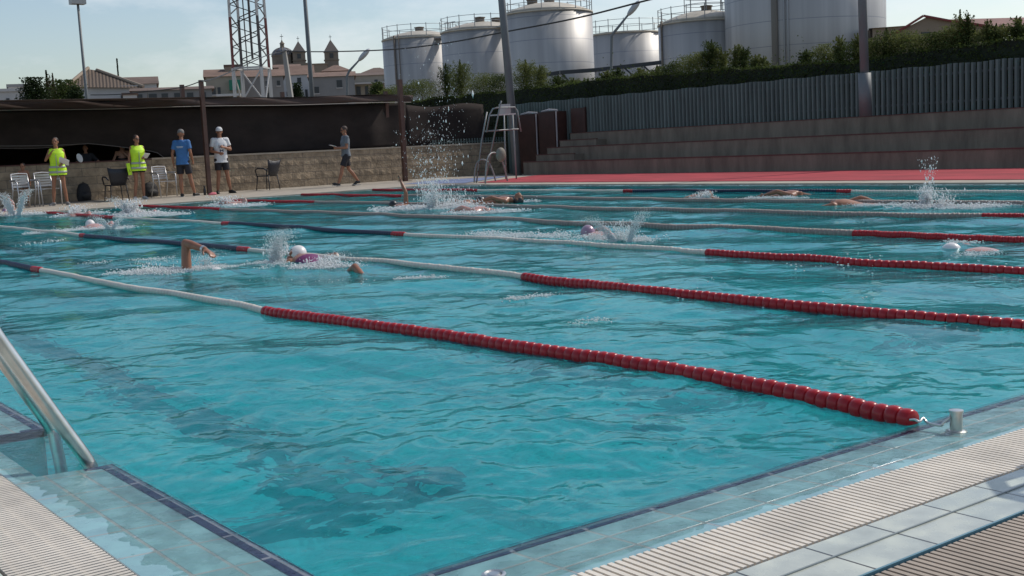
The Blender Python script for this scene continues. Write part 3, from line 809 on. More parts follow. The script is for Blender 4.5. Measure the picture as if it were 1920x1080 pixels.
def tank(label, pxc, D, rad, H, dome=.9, rail_arc=(0, 360), hatches=((0, 0),), pipes=(), rail=True, zb=0):
    c = at_d(pxc, 250, D)
    t = empty('storage_tank', (c.x, c.y, 0), label, 'storage tank', 'metal storage tanks beyond the hedge')
    q = MB(); q.lathe([(rad, zb), (rad, H-.12)], n=96)
    q.build('shell', tankm, t, smooth=True)
    q = MB(); q.lathe([(rad+.02, H-.22), (rad+.07, H-.2), (rad+.07, H-.08), (rad+.0, H-.06)], n=96); q.build('rim', roofm, t, smooth=True)
    q = MB(); pr = [(rad+.02, H-.05)]
    for i in range(1, 9): s = i/8; pr.append((max(.001, rad*(1-s)), H-.05+dome*(1-(1-s)**2)))
    q.lathe(pr, n=72); q.build('roof', roofm, t, smooth=True)
    for hx, hy_ in hatches:
        zz = H-.05+dome*(1-(math.hypot(hx, hy_)/rad)**2)
        q = MB(); q.lathe([(.42, zz-.1), (.42, zz+.28), (.5, zz+.3), (.5, zz+.36), (.1, zz+.42)], (hx, hy_, 0), 16); q.build('hatch', rustm, t)
    if rail:
        q = MB(); a0, a1 = rail_arc; na = int(abs(a1-a0)/22.5); aa = [R(a0+(a1-a0)*i/na) for i in range(na+1)]
        for a in aa:
            p = Vector((math.cos(a)*(rad-.02), math.sin(a)*(rad-.02), H-.1)); q.tube([p, p+Vector((0, 0, 1.25))], .035, 6)
        fine = [R(a0+(a1-a0)*i/(na*4)) for i in range(na*4+1)]
        for hh in (.65, 1.15):
            q.tube([(math.cos(a)*(rad-.02), math.sin(a)*(rad-.02), H-.1+hh) for a in fine], .022, 5)
        q.build('railing', railm, t)
    for ang, wd, m_ in pipes:
        a = R(ang); p = Vector((math.cos(a)*(rad+.12), math.sin(a)*(rad+.12), 0))
        q = MB(); q.tube([p, p+Vector((0, 0, H+.1))], wd, 8); q.build('pipe', m_, t, smooth=True)
    return t, c
vd = lambda px_: math.degrees(math.atan2(*(ray(px_, 250)[i] for i in (1, 0))))   # bearing of a pixel column
Ds = {'A': 118, 'B': 108, 'C': 98, 'D': 116, 'F': 100, 'E': 96}
def face(px_, off): return vd(px_)+180+off   # angle on the tank facing the camera, + = towards photo right
tank('leftmost metal storage tank with railing, half hidden by its neighbour', 797, 118, 3.63, 11.6, .75, hatches=((0, 0),), pipes=((face(797, -40), .10, rustm), (face(797, -32), .05, rustm)))
tank('second metal storage tank from the left, with two hatches on its dome', 913, 108, 3.63, 11.15, .8, hatches=((-.6, -.6), (.9, -1.0)))
tank('third and largest of the left tanks, bright down its right edge', 1035, 98, 3.63, 11.35, .85, hatches=((.3, 0), (-1.2, .3)))
tank('low dull metal tank in the gap behind the curved street lamp', 1180, 116, 3.75, 10.9, .25, hatches=())
tank('metal tank with a domed roof and caged hatch, just left of the biggest tank', 1326, 100, 3.7, 10.1, .95, hatches=((0, -.3),), pipes=((face(1326, -62), .09, rustm),))
tE, cE = tank('biggest metal tank rising out of the top of the photo with a brown vertical pipe', 1512, 96, 5.98, 16.0, 1.2, hatches=(), pipes=((face(1512, -20), .24, mat('brown_pipe', (.17, .155, .13), .6)), (face(1512, -13.5), .07, railm), (face(1512, -11), .07, railm)))
# inner hatch cage on the domed tank
t = empty('roof_walkway', (0, 0, 0), 'metal walkway cage around the hatch on top of the domed tank', 'walkway')
c = at_d(1330, 250, 99); q = MB()
for i in range(9):
    a = 2*PI*i/8; p = Vector((c.x+1.7*math.cos(a), c.y+1.7*math.sin(a), 10.75)); q.tube([p, p+Vector((0, 0, 1.7))], .035, 5)
for hh in (.6, 1.15, 1.68): q.tube([(c.x+1.7*math.cos(2*PI*i/24), c.y+1.7*math.sin(2*PI*i/24), 10.75+hh) for i in range(25)], .025, 5)
q.build('railing', railm, t)
t = empty('tank_walkway', (0, 0, 0), 'narrow railed walkway joining the tops of the left tanks', 'walkway')
q = MB(); pA, pB, pC = at_d(797, 250, 118), at_d(913, 250, 108), at_d(1035, 250, 98)
for p, r2, h in ((pA, pB, 11.3), (pB, pC, 11.1)):
    q.bar((*p.xy, h), (*r2.xy, h-.05), .9, .12)
    q2 = (r2-p)
    for s in (.44, .5, .56): q.tube([(*(p+q2*s).xy, h), (*(p+q2*s).xy, h+1.2)], .035, 5)
    q.bar((*(p+q2*.42).xy, h+1.2), (*(p+q2*.6).xy, h+1.15), .05, .05)
q.build('deck', railm, t)
t = empty('pipe_gantry', (0, 0, 0), 'dark steel pipe gantry with slanting braces below the low tank', 'gantry')
q = MB(); dk = mat('dark_steel', (.035, .04, .045), .6)
pts = [at_d(a, b_, 92) for a, b_ in ((1015, 142), (1050, 136), (1120, 131), (1240, 117))]
for a, b_ in zip(pts, pts[1:]): q.bar(a, b_, .3, .28)
q.build('beam', dk, t)
for a in (1050, 1120, 1165, 1205):
    q = MB(); tp = at_d(a, 134 if a < 1130 else 122, 92); q.bar(tp, at_d(a+22, 158 if a < 1130 else 142, 92), .12, .12); q.build('brace', dk, t)
    q = MB(); q.box((tp.x-.12, tp.y-.12, 0), (tp.x+.12, tp.y+.12, tp.z)); q.build('leg', lt, t)

# ================================================================== poles and wires
polem = mat('galvanised_pole', (.15, .165, .17), .55, metal=.1, var=.12, vscale=2)
def pole_thing(name, px_b, px_t, D, rb, rt, label, cat='lamp pole', zb=0., sleeve=None, over=3.0, head=None, straight=True):
    pb = at_d(*px_b, D); pt_ = at_d(*px_t, D); d_ = (pt_-pb); base = pb-d_*((pb.z-zb)/d_.z)
    t = empty(name, (base.x, base.y, zb), label, cat)
    top = pt_+d_.normalized()*over
    q = MB(); q.tube([(0, 0, 0), Vector(top)-Vector((base.x, base.y, zb))], [rb, rt], 12); q.build('shaft', polem, t, smooth=True)
    if sleeve:
        q = MB(); q.tube([(0, 0, 0), ((pb-base)*(1 if sleeve is True else sleeve))], rb*1.45, 12); q.build('sleeve', polem, t, smooth=True)
    if head:
        hv = top-Vector((base.x, base.y, zb)); q = MB(); q.box((hv.x-head, hv.y-.2, hv.z-.1), (hv.x+head, hv.y+.25, hv.z+.12)); q.build('floodlight', mat('lamp_head', (.35, .36, .36), .4), t)
    return t
pole_thing('lamp_pole', (163, 188), (146, 8), 58, .085, .055, 'slim grey lamp pole with a flat lamp head above the tiled house', zb=0, over=.1, head=.32)
pole_thing('lamp_pole', (585, 178), (572, 2), 50, .10, .07, 'slim grey pole rising past the twin church towers', over=3)
pole_thing('lamp_pole', (958, 190), (941, 3), 38.8, .14, .10, 'thick grey pole right behind the lifeguard chair', over=4)
tp = pole_thing('lamp_pole', (1621, 137), (1617, 3), 29.95, .105, .10, 'thickest grey pole, standing in the slat fence at the right', zb=1.285, sleeve=1.0, over=3.4)
def street_lamp(pts, D, label):
    P = [at_d(a, b_, D) for a, b_ in pts]
    t = empty('street_lamp', (P[0].x, P[0].y, 0), label, 'street lamp'); B = Vector((P[0].x, P[0].y, 0))
    q = MB(); q.tube([(0, 0, 0)]+[p-B for p in P], [.09]+[.06]*(len(P)-1)+[.04], 8); q.build('pole', polem, t, smooth=True)
    a, b_ = P[-2]-B, P[-1]-B; d_ = (b_-a).normalized(); M_ = d_.to_track_quat('X', 'Z').to_matrix()
    q = MB(); q.ball(b_+d_*.25, (.42, .16, .13), 12, M_); q.build('lamp_head', mat('lamp_glass', (.45, .47, .48), .3), t, smooth=True)
street_lamp([(1146, 132), (1147, 68), (1152, 60), (1181, 24)], 52, 'curved arm street lamp in front of the low tank')
street_lamp([(651, 178), (651, 142), (655, 133), (676, 110)], 60, 'curved arm street lamp left of the leftmost tank')
t = empty('utility_pole', (0, 0, 0), 'tapered concrete utility pole carrying the wire in front of the church dome', 'utility pole')
pb = at_d(545, 182, 62); tp_ = at_d(533, 94, 62); q = MB(); dd_ = tp_-pb; q.tube([pb-dd_*1.0, tp_], [.2, .13], 4); q.build('shaft', mat('grey_concrete', (.33, .32, .30), .9), t)
q = MB(); q.box((tp_.x-.35, tp_.y-.05, tp_.z-.12), (tp_.x+.35, tp_.y+.05, tp_.z-.04)); q.build('crossarm', dk, t)
def wire(pts, r, label):
    P = [at_d(a, b_, D) for a, b_, D in pts]; Q = []
    for i in range(len(P)-1):
        p0, p1, p2, p3 = P[max(i-1, 0)], P[i], P[i+1], P[min(i+2, len(P)-1)]
        for s in range(6):
            u = s/6; Q.append(.5*((2*p1)+(p2-p0)*u+(2*p0-5*p1+4*p2-p3)*u*u+(3*p1-p0-3*p2+p3)*u*u*u))
    Q.append(P[-1]); q = MB(); q.tube(Q, r, 5); tag(q.build('overhead_wire', M['cable']), label, 'wire')
wire([(1616, -95, 30.2), (1420, -52, 32), (1215, 0, 35), (1080, 34, 38), (945, 60, 42), (840, 80, 46), (730, 93, 50), (600, 97, 58), (533, 95, 62)], .028, 'long sagging black wire crossing in front of the tanks')
wire([(533, 96, 62), (500, 104, 55), (450, 127, 44), (400, 148, 36), (377, 152, 33.5)], .02, 'black wire dropping from the concrete pole to the brown canopy post')
wire([(377, 152, 33.5), (340, 164, 34), (280, 171, 35), (220, 177, 36), (170, 178, 37)], .014, 'thin wire sagging left from the brown canopy post')

# lattice tower
t = empty('lattice_tower', (0, 0, 0), 'tall red and white steel lattice tower left of the church', 'tower')
cT = at_d(475, 180, 120); rot = R(vd(475)+90-62)
def tcorner(i, z): s = 1.42-(z*.006); a = rot+PI/2*i; return Vector((cT.x+s*1.414*math.cos(a), cT.y+s*1.414*math.sin(a), z))
redp = mat('tower_red', (.17, .045, .04), .6); whp = mat('tower_white', (.50, .49, .47), .6); dkp = mat('tower_dark', (.07, .06, .06), .6)
ztr = lambda y: at_d(475, y, 120).z
for i in range(4):
    zz = [0, ztr(128), ztr(33), ztr(-30)]
    for k, m_ in enumerate((whp, dkp if i in (0, 2) else redp, whp)):
        q = MB(); a, b_ = tcorner(i, zz[k]), tcorner(i, zz[k+1]-.001); q.bar(a, b_, .2 if k else .26, .2 if k else .26, up=(1, 0, 0)); q.build('leg', m_, t)
q = MB(); step = 2.0; z = ztr(128)
while z < ztr(-28):
    for i in range(4):
        q.bar(tcorner(i, z), tcorner(i+1, z+step/2), .085, .085); q.bar(tcorner(i+1, z+step/2), tcorner(i, z+step), .085, .085)
        if int(z/step) % 4 == 0: q.bar(tcorner(i, z), tcorner(i+1, z), .1, .1)
    z += step
q.build('bracing', dkp, t)
q = MB(); z = ztr(128)
for i in range(4): q.bar(tcorner(i, z-4.2), tcorner(i+1, z-.2), .12, .12); q.bar(tcorner(i, z), tcorner(i+1, z), .16, .16)
q.build('lower_bracing', whp, t)
q = MB(); q.tube([(cT.x+.2, cT.y, ztr(110)), (cT.x+.2, cT.y, ztr(-30))], .11, 6); q.tube([(cT.x-.3, cT.y+.2, ztr(128)), (cT.x-.3, cT.y+.2, ztr(-30))], .06, 6); q.build('cable_run', dkp, t)

# ================================================================== town
plast = [mat('render_'+s, c_, .9, var=.12, vscale=.3) for s, c_ in (('cream', (.34, .30, .24)), ('grey', (.24, .235, .23)), ('white', (.52, .50, .48)), ('tan', (.28, .22, .16)), ('pink', (.34, .24, .20)))]
rooft = mat('clay_roof', (.18, .115, .085), .9, var=.25, vscale=.6)
roofb = mat('brown_roof', (.13, .09, .07), .9, var=.25, vscale=.5)
glassm = mat('dark_window', (.03, .035, .04), .3)
def frame_at(pxc, pyc, D, yaw=0.0):
    """local frame facing the camera: returns centre, right, away"""
    c = at_d(pxc, pyc, D); v = Vector((c.x-CAM[0], c.y-CAM[1], 0)).normalized()
    if yaw: v.rotate(Matrix.Rotation(R(yaw), 3, 'Z'))
    rgt = Vector((v.y, -v.x, 0)); return c, rgt, v
def block(name, label, cat, px0, px1, py_top, D, m, depth=8., roof=None, rh=1.0, windows=(), yaw=0., rm=None, py_eave=None, group=None, trim=None, balc=()):
    """a building seen between two pixel columns; roof None / 'flat' / 'gable' / 'hip'"""
    c, rg_, aw = frame_at((px0+px1)/2, py_top, D, yaw); wd = (px1-px0)*D/FPX*1.02/max(.6, math.cos(R(yaw)))
    H = c.z; t = empty(name, (c.x, c.y, 0), label, cat, group)
    Mx = Matrix((rg_, aw, Vector((0, 0, 1)))).transposed(); t.rotation_euler = Mx.to_euler()
    q = MB(); q.box((-wd/2, 0, 0), (wd/2, depth, H)); q.build('wall', m, t)
    rm = rm or rooft
    q = MB(); o = .25
    if roof == 'gable':
        q.add([(-wd/2-o, -o, H-.02), (wd/2+o, -o, H-.02), (wd/2+o, depth+o, H-.02), (-wd/2-o, depth+o, H-.02), (-wd/2-o, depth/2, H+rh), (wd/2+o, depth/2, H+rh)],
              [(0,1,5,4), (2,3,4,5), (0,4,3), (1,2,5), (3,2,1,0)])
    elif roof == 'gable_front':
        q.add([(-wd/2-o, -o, H-.02), (wd/2+o, -o, H-.02), (wd/2+o, depth+o, H-.02), (-wd/2-o, depth+o, H-.02), (0, -o, H+rh), (0, depth+o, H+rh)],
              [(0,1,4), (1,2,5,4), (3,0,4,5), (2,3,5), (3,2,1,0)])
    elif roof == 'hip':
        k = wd*.42; q.add([(-wd/2-o, -o, H), (wd/2+o, -o, H), (wd/2+o, depth+o, H), (-wd/2-o, depth+o, H), (-wd/2+k, depth/2, H+rh), (wd/2-k, depth/2, H+rh)],
              [(0,1,5,4), (1,2,5), (2,3,4,5), (3,0,4), (3,2,1,0)])
    else:
        q.box((-wd/2-.1, -.1, H), (wd/2+.1, depth+.1, H+.18))
    q.build('roof', rm, t)
    for (u0, u1, v0, v1) in windows:       # fractions across, metres down from the top
        q = MB(); q.box((-wd/2+u0*wd, -.06, H-v1), (-wd/2+u1*wd, -.005, H-v0)); wn = q.build('window', glassm, t)
        q = MB(); q.box((-wd/2+u0*wd-.08, -.12, H-v1-.1), (-wd/2+u1*wd+.08, -.065, H-v1)); q.build('sill', plast[2], wn)
    for (u0, u1, v0, v1, m_) in balc:
        q = MB(); q.box((-wd/2+u0*wd, -.9, H-v1), (-wd/2+u1*wd, -.01, H-v0)); q.build('balcony', m_, t)
    return t
Z0 = 7.0
block('white_house', 'low white walled building at the left edge of the photo', 'building', -30, 42, 172, 80, plast[2], 6, windows=((.55, .62, .4, .8),), rm=plast[2])
block('white_shed', 'small white block with a curved top beside the left edge building', 'building', 18, 46, 163, 84, plast[2], 4, rm=plast[1])
# tiled house
tilem = bpy.data.materials.new('striped_roof_tiles'); tilem.use_nodes = True
n = tilem.node_tree.nodes; l = tilem.node_tree.links; b = n['Principled BSDF']; b.inputs['Roughness'].default_value = .9
tcn = n.new('ShaderNodeTexCoord'); wv = n.new('ShaderNodeTexWave'); wv.inputs['Scale'].default_value = 1.1; wv.inputs['Distortion'].default_value = .6; wv.inputs['Detail'].default_value = 2
wv.bands_direction = 'X'; l.new(tcn.outputs['Object'], wv.inputs['Vector'])
rp = n.new('ShaderNodeValToRGB'); rp.color_ramp.elements[0].color = (.03, .022, .018, 1); rp.color_ramp.elements[1].color = (.17, .125, .09, 1); l.new(wv.outputs['Fac'], rp.inputs[0]); l.new(rp.outputs[0], b.inputs['Base Color'])
c, rg_, aw = frame_at(200, 161, 110); t = empty('tiled_house', (c.x, c.y, 0), 'house with a broad striped clay tile roof coming to a peak behind the lamp pole', 'house')
t.rotation_euler = Matrix((rg_, aw, Vector((0, 0, 1)))).transposed().to_euler(); H = c.z; u = 110/FPX
X = lambda p: (p-200)*u
q = MB(); q.box((X(142), .4, 0), (X(256), 9, H)); q.build('wall', plast[2], t)
q = MB(); ap = (X(171), 4.2, H+36*u); q.add([(X(134), 0, H), (X(262), 0, H-.25), ap, (X(108), 6, H+.1), (X(262), 9, H), (X(185), 4.6, H+34*u)], [(0, 1, 5, 2), (0, 2, 3), (1, 4, 5), (3, 2, 5, 4)]); q.build('roof', tilem, t)
q = MB(); q.tube([(X(134), -.05, H+.08), (X(171), 4.1, H+36*u+.1)], .16, 6); q.tube([(X(262), 0, H-.15), (X(185), 4.5, H+34*u+.05)], .14, 6); q.build('roof_ridge', mat('ridge_tile', (.3, .24, .18), .9), t)
q = MB(); q.box((X(222), .33, H-1.1), (X(240), .39, H-.8)); q.build('window', glassm, t)
block('garden_wall', 'pale walled outbuilding right of the tiled house', 'building', 232, 255, 178, 100, plast[2], 2)
block('tiled_annex', 'low white building under a flat brown tile roof, right of the cypress', 'building', 236, 290, 157, 125, plast[2], 7, roof='gable', rh=.9, rm=roofb)
block('pillared_shed', 'long low shed with white pillars left of the lattice tower', 'building', 256, 390, 168, 105, plast[1], 5, roof='gable', rh=.35, rm=roofb,
      windows=((.05, .12, .3, 1.2), (.2, .3, .3, 1.2), (.36, .44, .3, 1.2), (.52, .6, .3, 1.2), (.68, .76, .3, 1.2), (.84, .92, .3, 1.2)))
green = mat('green_awning', (.02, .17, .11), .7)
block('apartment_block', 'cream apartment block with balconies and a green awning behind the lattice tower', 'building', 388, 452, 143, 140, plast[0], 9, roof='gable', rh=1.1, rm=rooft,
      windows=((.1, .25, 1.2, 2.0), (.3, .38, 1.2, 2.0), (.55, .62, 2.9, 3.5)), balc=((.62, .92, .5, 1.6, green), (.25, 1.0, 2.0, 2.25, plast[2]), (.25, 1.0, 2.9, 3.7, plast[1])))
block('roof_cabin', 'small brown rooftop cabin on the apartment block', 'building', 422, 449, 124, 143, plast[3], 4, rm=roofb)
block('town_house', 'grey town house under a sloping orange tile roof between tower and concrete pole', 'house', 450, 528, 143, 150, plast[1], 9, roof='gable', rh=1.1, windows=((.6, .68, .6, 1.2), (.6, .68, 2, 2.6), (.85, .92, .6, 1.2)))
block('town_house', 'pale town house with small windows behind the concrete utility pole', 'house', 528, 585, 140, 165, plast[2], 9, roof='gable', rh=1.5, windows=((.15, .25, .6, 1.3), (.5, .62, .4, 1.2), (.72, .8, 2, 3), (.15, .25, 2.2, 2.8)))
block('town_house', 'large sunlit tiled roof right below the church dome', 'house', 515, 560, 126, 190, plast[4], 8, roof='gable', rh=.7)
block('town_house', 'wide pale house with a shallow orange roof right of the slim pole', 'house', 582, 662, 143, 150, plast[1], 9, roof='gable', rh=.8, rm=rooft, windows=((.1, .2, 1.2, 2), (.6, .72, .5, 1.4)))
block('town_house', 'long cream house with pink shutters left of the leftmost tank', 'house', 640, 738, 141, 160, plast[0], 9, roof='gable', rh=.6, rm=roofb, windows=((.08, .16, 1.4, 2.6), (.28, .36, 1.4, 2.6), (.44, .5, 1.4, 2.6), (.62, .68, .6, 1.2), (.8, .86, .6, 1.2)), balc=((.05, .98, .95, 1.15, plast[2]),))
block('town_house', 'brown hip roofed house on the skyline beside the leftmost tank', 'house', 672, 742, 139, 185, plast[4], 10, roof='hip', rh=1.3, rm=roofb)
block('town_house', 'low tan roof on the skyline between the two church towers', 'house', 575, 612, 121, 210, plast[3], 8, rm=plast[3])
block('town_house', 'brown house under the right church tower', 'house', 605, 655, 133, 200, plast[4], 8, roof='hip', rh=1.2, rm=rooft)
# church
stonec = mat('church_stone', (.20, .165, .13), .9, var=.18, vscale=.4); slate = mat('dome_slate', (.10, .105, .125), .6, var=.2, vscale=.8); pyr = mat('spire_tile', (.17, .14, .12), .8, var=.15)
c, rg_, aw = frame_at(560, 133, 300); t = empty('church', (c.x, c.y, 0), 'brown stone church with a ribbed dome and two pointed bell towers on the skyline', 'church')
t.rotation_euler = Matrix((rg_, aw, Vector((0, 0, 1)))).transposed().to_euler(); u = 300/FPX; Zp = lambda p: at_d(560, p, 300).z
X = lambda p: (p-560)*u
q = MB(); q.box((X(514), 0, 0), (X(580), 14, Zp(118))); q.build('nave', stonec, t)
cx = X(533); q = MB(); q.lathe([(2.7, Zp(120)), (2.7, Zp(101)), (2.85, Zp(101)), (2.85, Zp(99))], (cx, 6, 0), 8); q.build('drum', stonec, t)
q = MB(); hr = Zp(84)-Zp(100); pr = [(2.65*math.cos(PI/2*i/8), Zp(100)+hr*math.sin(PI/2*i/8)) for i in range(8)]+[(.01, Zp(84))]; q.lathe(pr, (cx, 6, 0), 24); dm = q.build('dome', slate, t, smooth=True)
q = MB()
for k in range(8):
    a = 2*PI*k/8; q.tube([(cx+(r2+.05)*math.cos(a), 6+(r2+.05)*math.sin(a), z2) for r2, z2 in pr], .09, 4)
q.build('rib', stonec, dm)
q = MB(); q.lathe([(.55, Zp(86)), (.5, Zp(77)), (.7, Zp(77)), (.25, Zp(73)), (.12, Zp(70))], (cx, 6, 0), 10); lan = q.build('lantern', stonec, t)
def cross(mb, x, y, z, s=1.0): mb.box((x-.05, y-.05, z), (x+.05, y+.05, z+1.5*s)); mb.box((x-.4*s, y-.04, z+.85*s), (x+.4*s, y+.04, z+.99*s))
q = MB(); cross(q, cx, 6, Zp(70)); q.build('cross', dk, lan)
for (p0, p1, ps, pa, py_, yb) in ((551, 574, 95, 74, 62, 108), (609, 634, 96, 73, 64, 133)):
    w_ = (p1-p0)*u/2; xc = X((p0+p1)/2); q = MB(); q.box((xc-w_, 3, 0), (xc+w_, 3+2*w_, Zp(ps+1))); tw = q.build('bell_tower', stonec, t)
    q = MB(); q.box((xc-w_-.18, 2.82, Zp(ps+1)), (xc+w_+.18, 3.18+2*w_, Zp(ps))); q.box((xc-w_-.2, 2.8, Zp(ps+17)), (xc+w_+.2, 3.2+2*w_, Zp(ps+15.8))); q.build('cornice', stonec, tw)
    q = MB(); q.box((xc-.45, 2.9, Zp(ps+13)), (xc+.45, 2.98, Zp(ps+4))); q.build('belfry_opening', glassm, tw)
    q = MB(); q.lathe([((w_+.1)*1.41, Zp(ps)), (.03, Zp(pa))], (xc, 3+w_, 0), 4, Matrix.Rotation(PI/4, 3, 'Z')); sp = q.build('spire', pyr, tw)
    q = MB(); cross(q, xc, 3+w_, Zp(pa)-.1, .85); q.build('cross', dk, sp)
# warehouses right
rredt = mat('red_sheet_trim', (.20, .035, .03), .6)
c, rg_, aw = frame_at(1735, 57, 75); u = 75/FPX
t = empty('warehouse', (c.x, c.y, 0), 'tan warehouse with a red edged gable above the hedge at the right', 'warehouse'); t.rotation_euler = Matrix((rg_, aw, Vector((0, 0, 1)))).transposed().to_euler()
X = lambda p: (p-1735)*u; H = c.z; Y = lambda p: H+(57-p)*u
q = MB(); q.add([(X(1660), 0, 0), (X(1860), 0, 0), (X(1860), 0, Y(66)), (X(1738), 0, Y(34)), (X(1690), 0, Y(56)), (X(1660), 0, Y(66))]+[(a, 14, z) for a, z in ((X(1660), 0), (X(1860), 0), (X(1860), Y(66)), (X(1738), Y(34)), (X(1690), Y(56)), (X(1660), Y(66)))],
  [(0,1,2,3,4,5), (11,10,9,8,7,6)]+[(i, i+6, (i+1) % 6+6, (i+1) % 6) for i in range(6)]); q.build('wall', plast[3], t)
q = MB()
for a, b_, za, zb in ((1660, 1690, 67, 56), (1690, 1732, 56, 32), (1732, 1772, 32, 43), (1772, 1800, 43, 49), (1800, 1870, 49, 66)):
    q.bar((X(a), -.1, Y(za)), (X(b_), -.1, Y(zb)), .22, .12)
q.build('roof_edge', rredt, t)
q = MB(); q.box((X(1728), -.05, Y(66)), (X(1742), -.005, Y(60))); q.build('window', glassm, t)
q = MB(); q.add([(X(1760), .2, Y(40)), (X(1960), 4, Y(41)), (X(1960), -1.5, Y(62)), (X(1862), -.2, Y(66))], [(0, 3, 2, 1)]); q.build('roof', mat('red_sheet_roof', (.17, .06, .05), .7, var=.2, vscale=1.5), t)
block('grey_shed', 'grey sheet roofed shed between the biggest tank and the warehouse gable', 'building', 1640, 1703, 50, 90, plast[3], 6, roof='gable', rh=.15, rm=plast[1])
# trees in town
shr = lambda px_, pt, D, wpx, m, lab, nm='tree', cat='tree', spiky=False, zb=3.0, nl=900, lsz=.22, seed=0: (lambda P: shrub(nm, (P.x, P.y, zb), P.z-zb, wpx/2*D/FPX, m, lab, cat, None, nl=nl, lsz=lsz, spiky=spiky, seed=seed))(at_d(px_, pt, D))
shr(219, 110, 140, 17, leafC, 'slender dark cypress behind the tiled house', 'cypress_tree', spiky=False, nl=3500, lsz=.12, seed=41)
shr(86, 132, 120, 7, leafC, 'thin dark cypress tip behind the bushes at the left', 'cypress_tree', nl=1500, lsz=.12, seed=42, zb=6)
shr(64, 148, 70, 52, leafC, 'dark rounded bush beside the white building', 'bush', 'bush', seed=43, nl=5000, lsz=.085)
shr(98, 138, 72, 50, leaf_mat('reddish_leaf', (.12, .085, .05), (.05, .05, .02)), 'reddish twiggy bush left of the tiled house', 'bush', 'bush', seed=44, nl=3500, lsz=.07, spiky=True)
shr(124, 152, 68, 54, leafA, 'green spiky bush in front of the tiled house', 'bush', 'bush', seed=45, nl=5000, lsz=.08)
shr(140, 163, 66, 30, leafC, 'low dark bush under the slim lamp pole', 'bush', 'bush', seed=46, nl=3500, lsz=.08)
shr(555, 158, 90, 24, leafC, 'round dark green tree behind the concrete utility pole', seed=47, nl=3500, lsz=.1)
shr(706, 156, 70, 32, leafA, 'green bush left of the leftmost tank', 'bush', 'bush', seed=48, nl=3500, lsz=.08)
shr(725, 170, 60, 30, leafB, 'yellow green bush at the foot of the leftmost tank', 'bush', 'bush', seed=49, nl=3500, lsz=.07, zb=2)
shr(275, 160, 95, 26, leaf_mat('grey_leaf', (.12, .13, .10), (.06, .07, .05)), 'sparse grey green tree beside the tiled annex', seed=50, nl=300, lsz=.14)
# ================================================================== people
def smat(name, c, r=.55, **k): return mat(name, c, r, **k)
skinA = smat('skin_tan', (.30, .135, .075), .5, var=.12, vscale=9); skinB = smat('skin_light', (.42, .22, .14), .5, var=.1, vscale=9); skinW = smat('wet_skin', (.27, .115, .062), .32, var=.15, vscale=12)
skinP = smat('wet_pink_skin', (.48, .27, .22), .2, var=.15, vscale=12)
hairD = smat('dark_hair', (.025, .016, .012), .6); hairG = smat('grey_hair', (.16, .15, .14), .7)
V3 = Vector
def rc(mb, a, b, ra, rb, n=14):
    """round cone with ball ends"""
    a = V3(a); b = V3(b); mb.tube([a, a.lerp(b, .5), b], [ra, (ra+rb)/2, rb], n); mb.ball(a, ra, n); mb.ball(b, rb, n)
def loft(mb, secs, n=22):
    """secs: (centre, half width, half depth, right, forward)"""
    vs = []
    for c, hw, hd, r_, f_ in secs:
        for j in range(n):
            a = 2*PI*j/n; ca, sa = math.cos(a), math.sin(a)
            e = .9
            vs.append(V3(c)+V3(r_)*(hw*math.copysign(abs(ca)**e, ca))+V3(f_)*(hd*math.copysign(abs(sa)**e, sa)))
    k = len(secs); fs = [(i*n+j, i*n+(j+1) % n, (i+1)*n+(j+1) % n, (i+1)*n+j) for i in range(k-1) for j in range(n)]
    fs.append(tuple(range(n-1, -1, -1))); fs.append(tuple((k-1)*n+j for j in range(n))); mb.add(vs, fs)
def fuse(mb, name, m, parent, vox=.008, smooth=2):
    me = mb.mesh(name, m, True); o = obj(name, me)
    md = o.modifiers.new('r', 'REMESH'); md.mode = 'VOXEL'; md.voxel_size = vox; md.use_smooth_shade = True
    if smooth: s = o.modifiers.new('s', 'SMOOTH'); s.factor = .5; s.iterations = smooth
    dg = bpy.context.evaluated_depsgraph_get(); dg.update()
    me2 = bpy.data.meshes.new_from_object(o.evaluated_get(dg)); me2.name = name
    o.modifiers.clear(); o.data = me2; bpy.data.meshes.remove(me)
    me2.materials.clear(); me2.materials.append(m); me2.polygons.foreach_set('use_smooth', [True]*len(me2.polygons))
    o.parent = parent
    return o
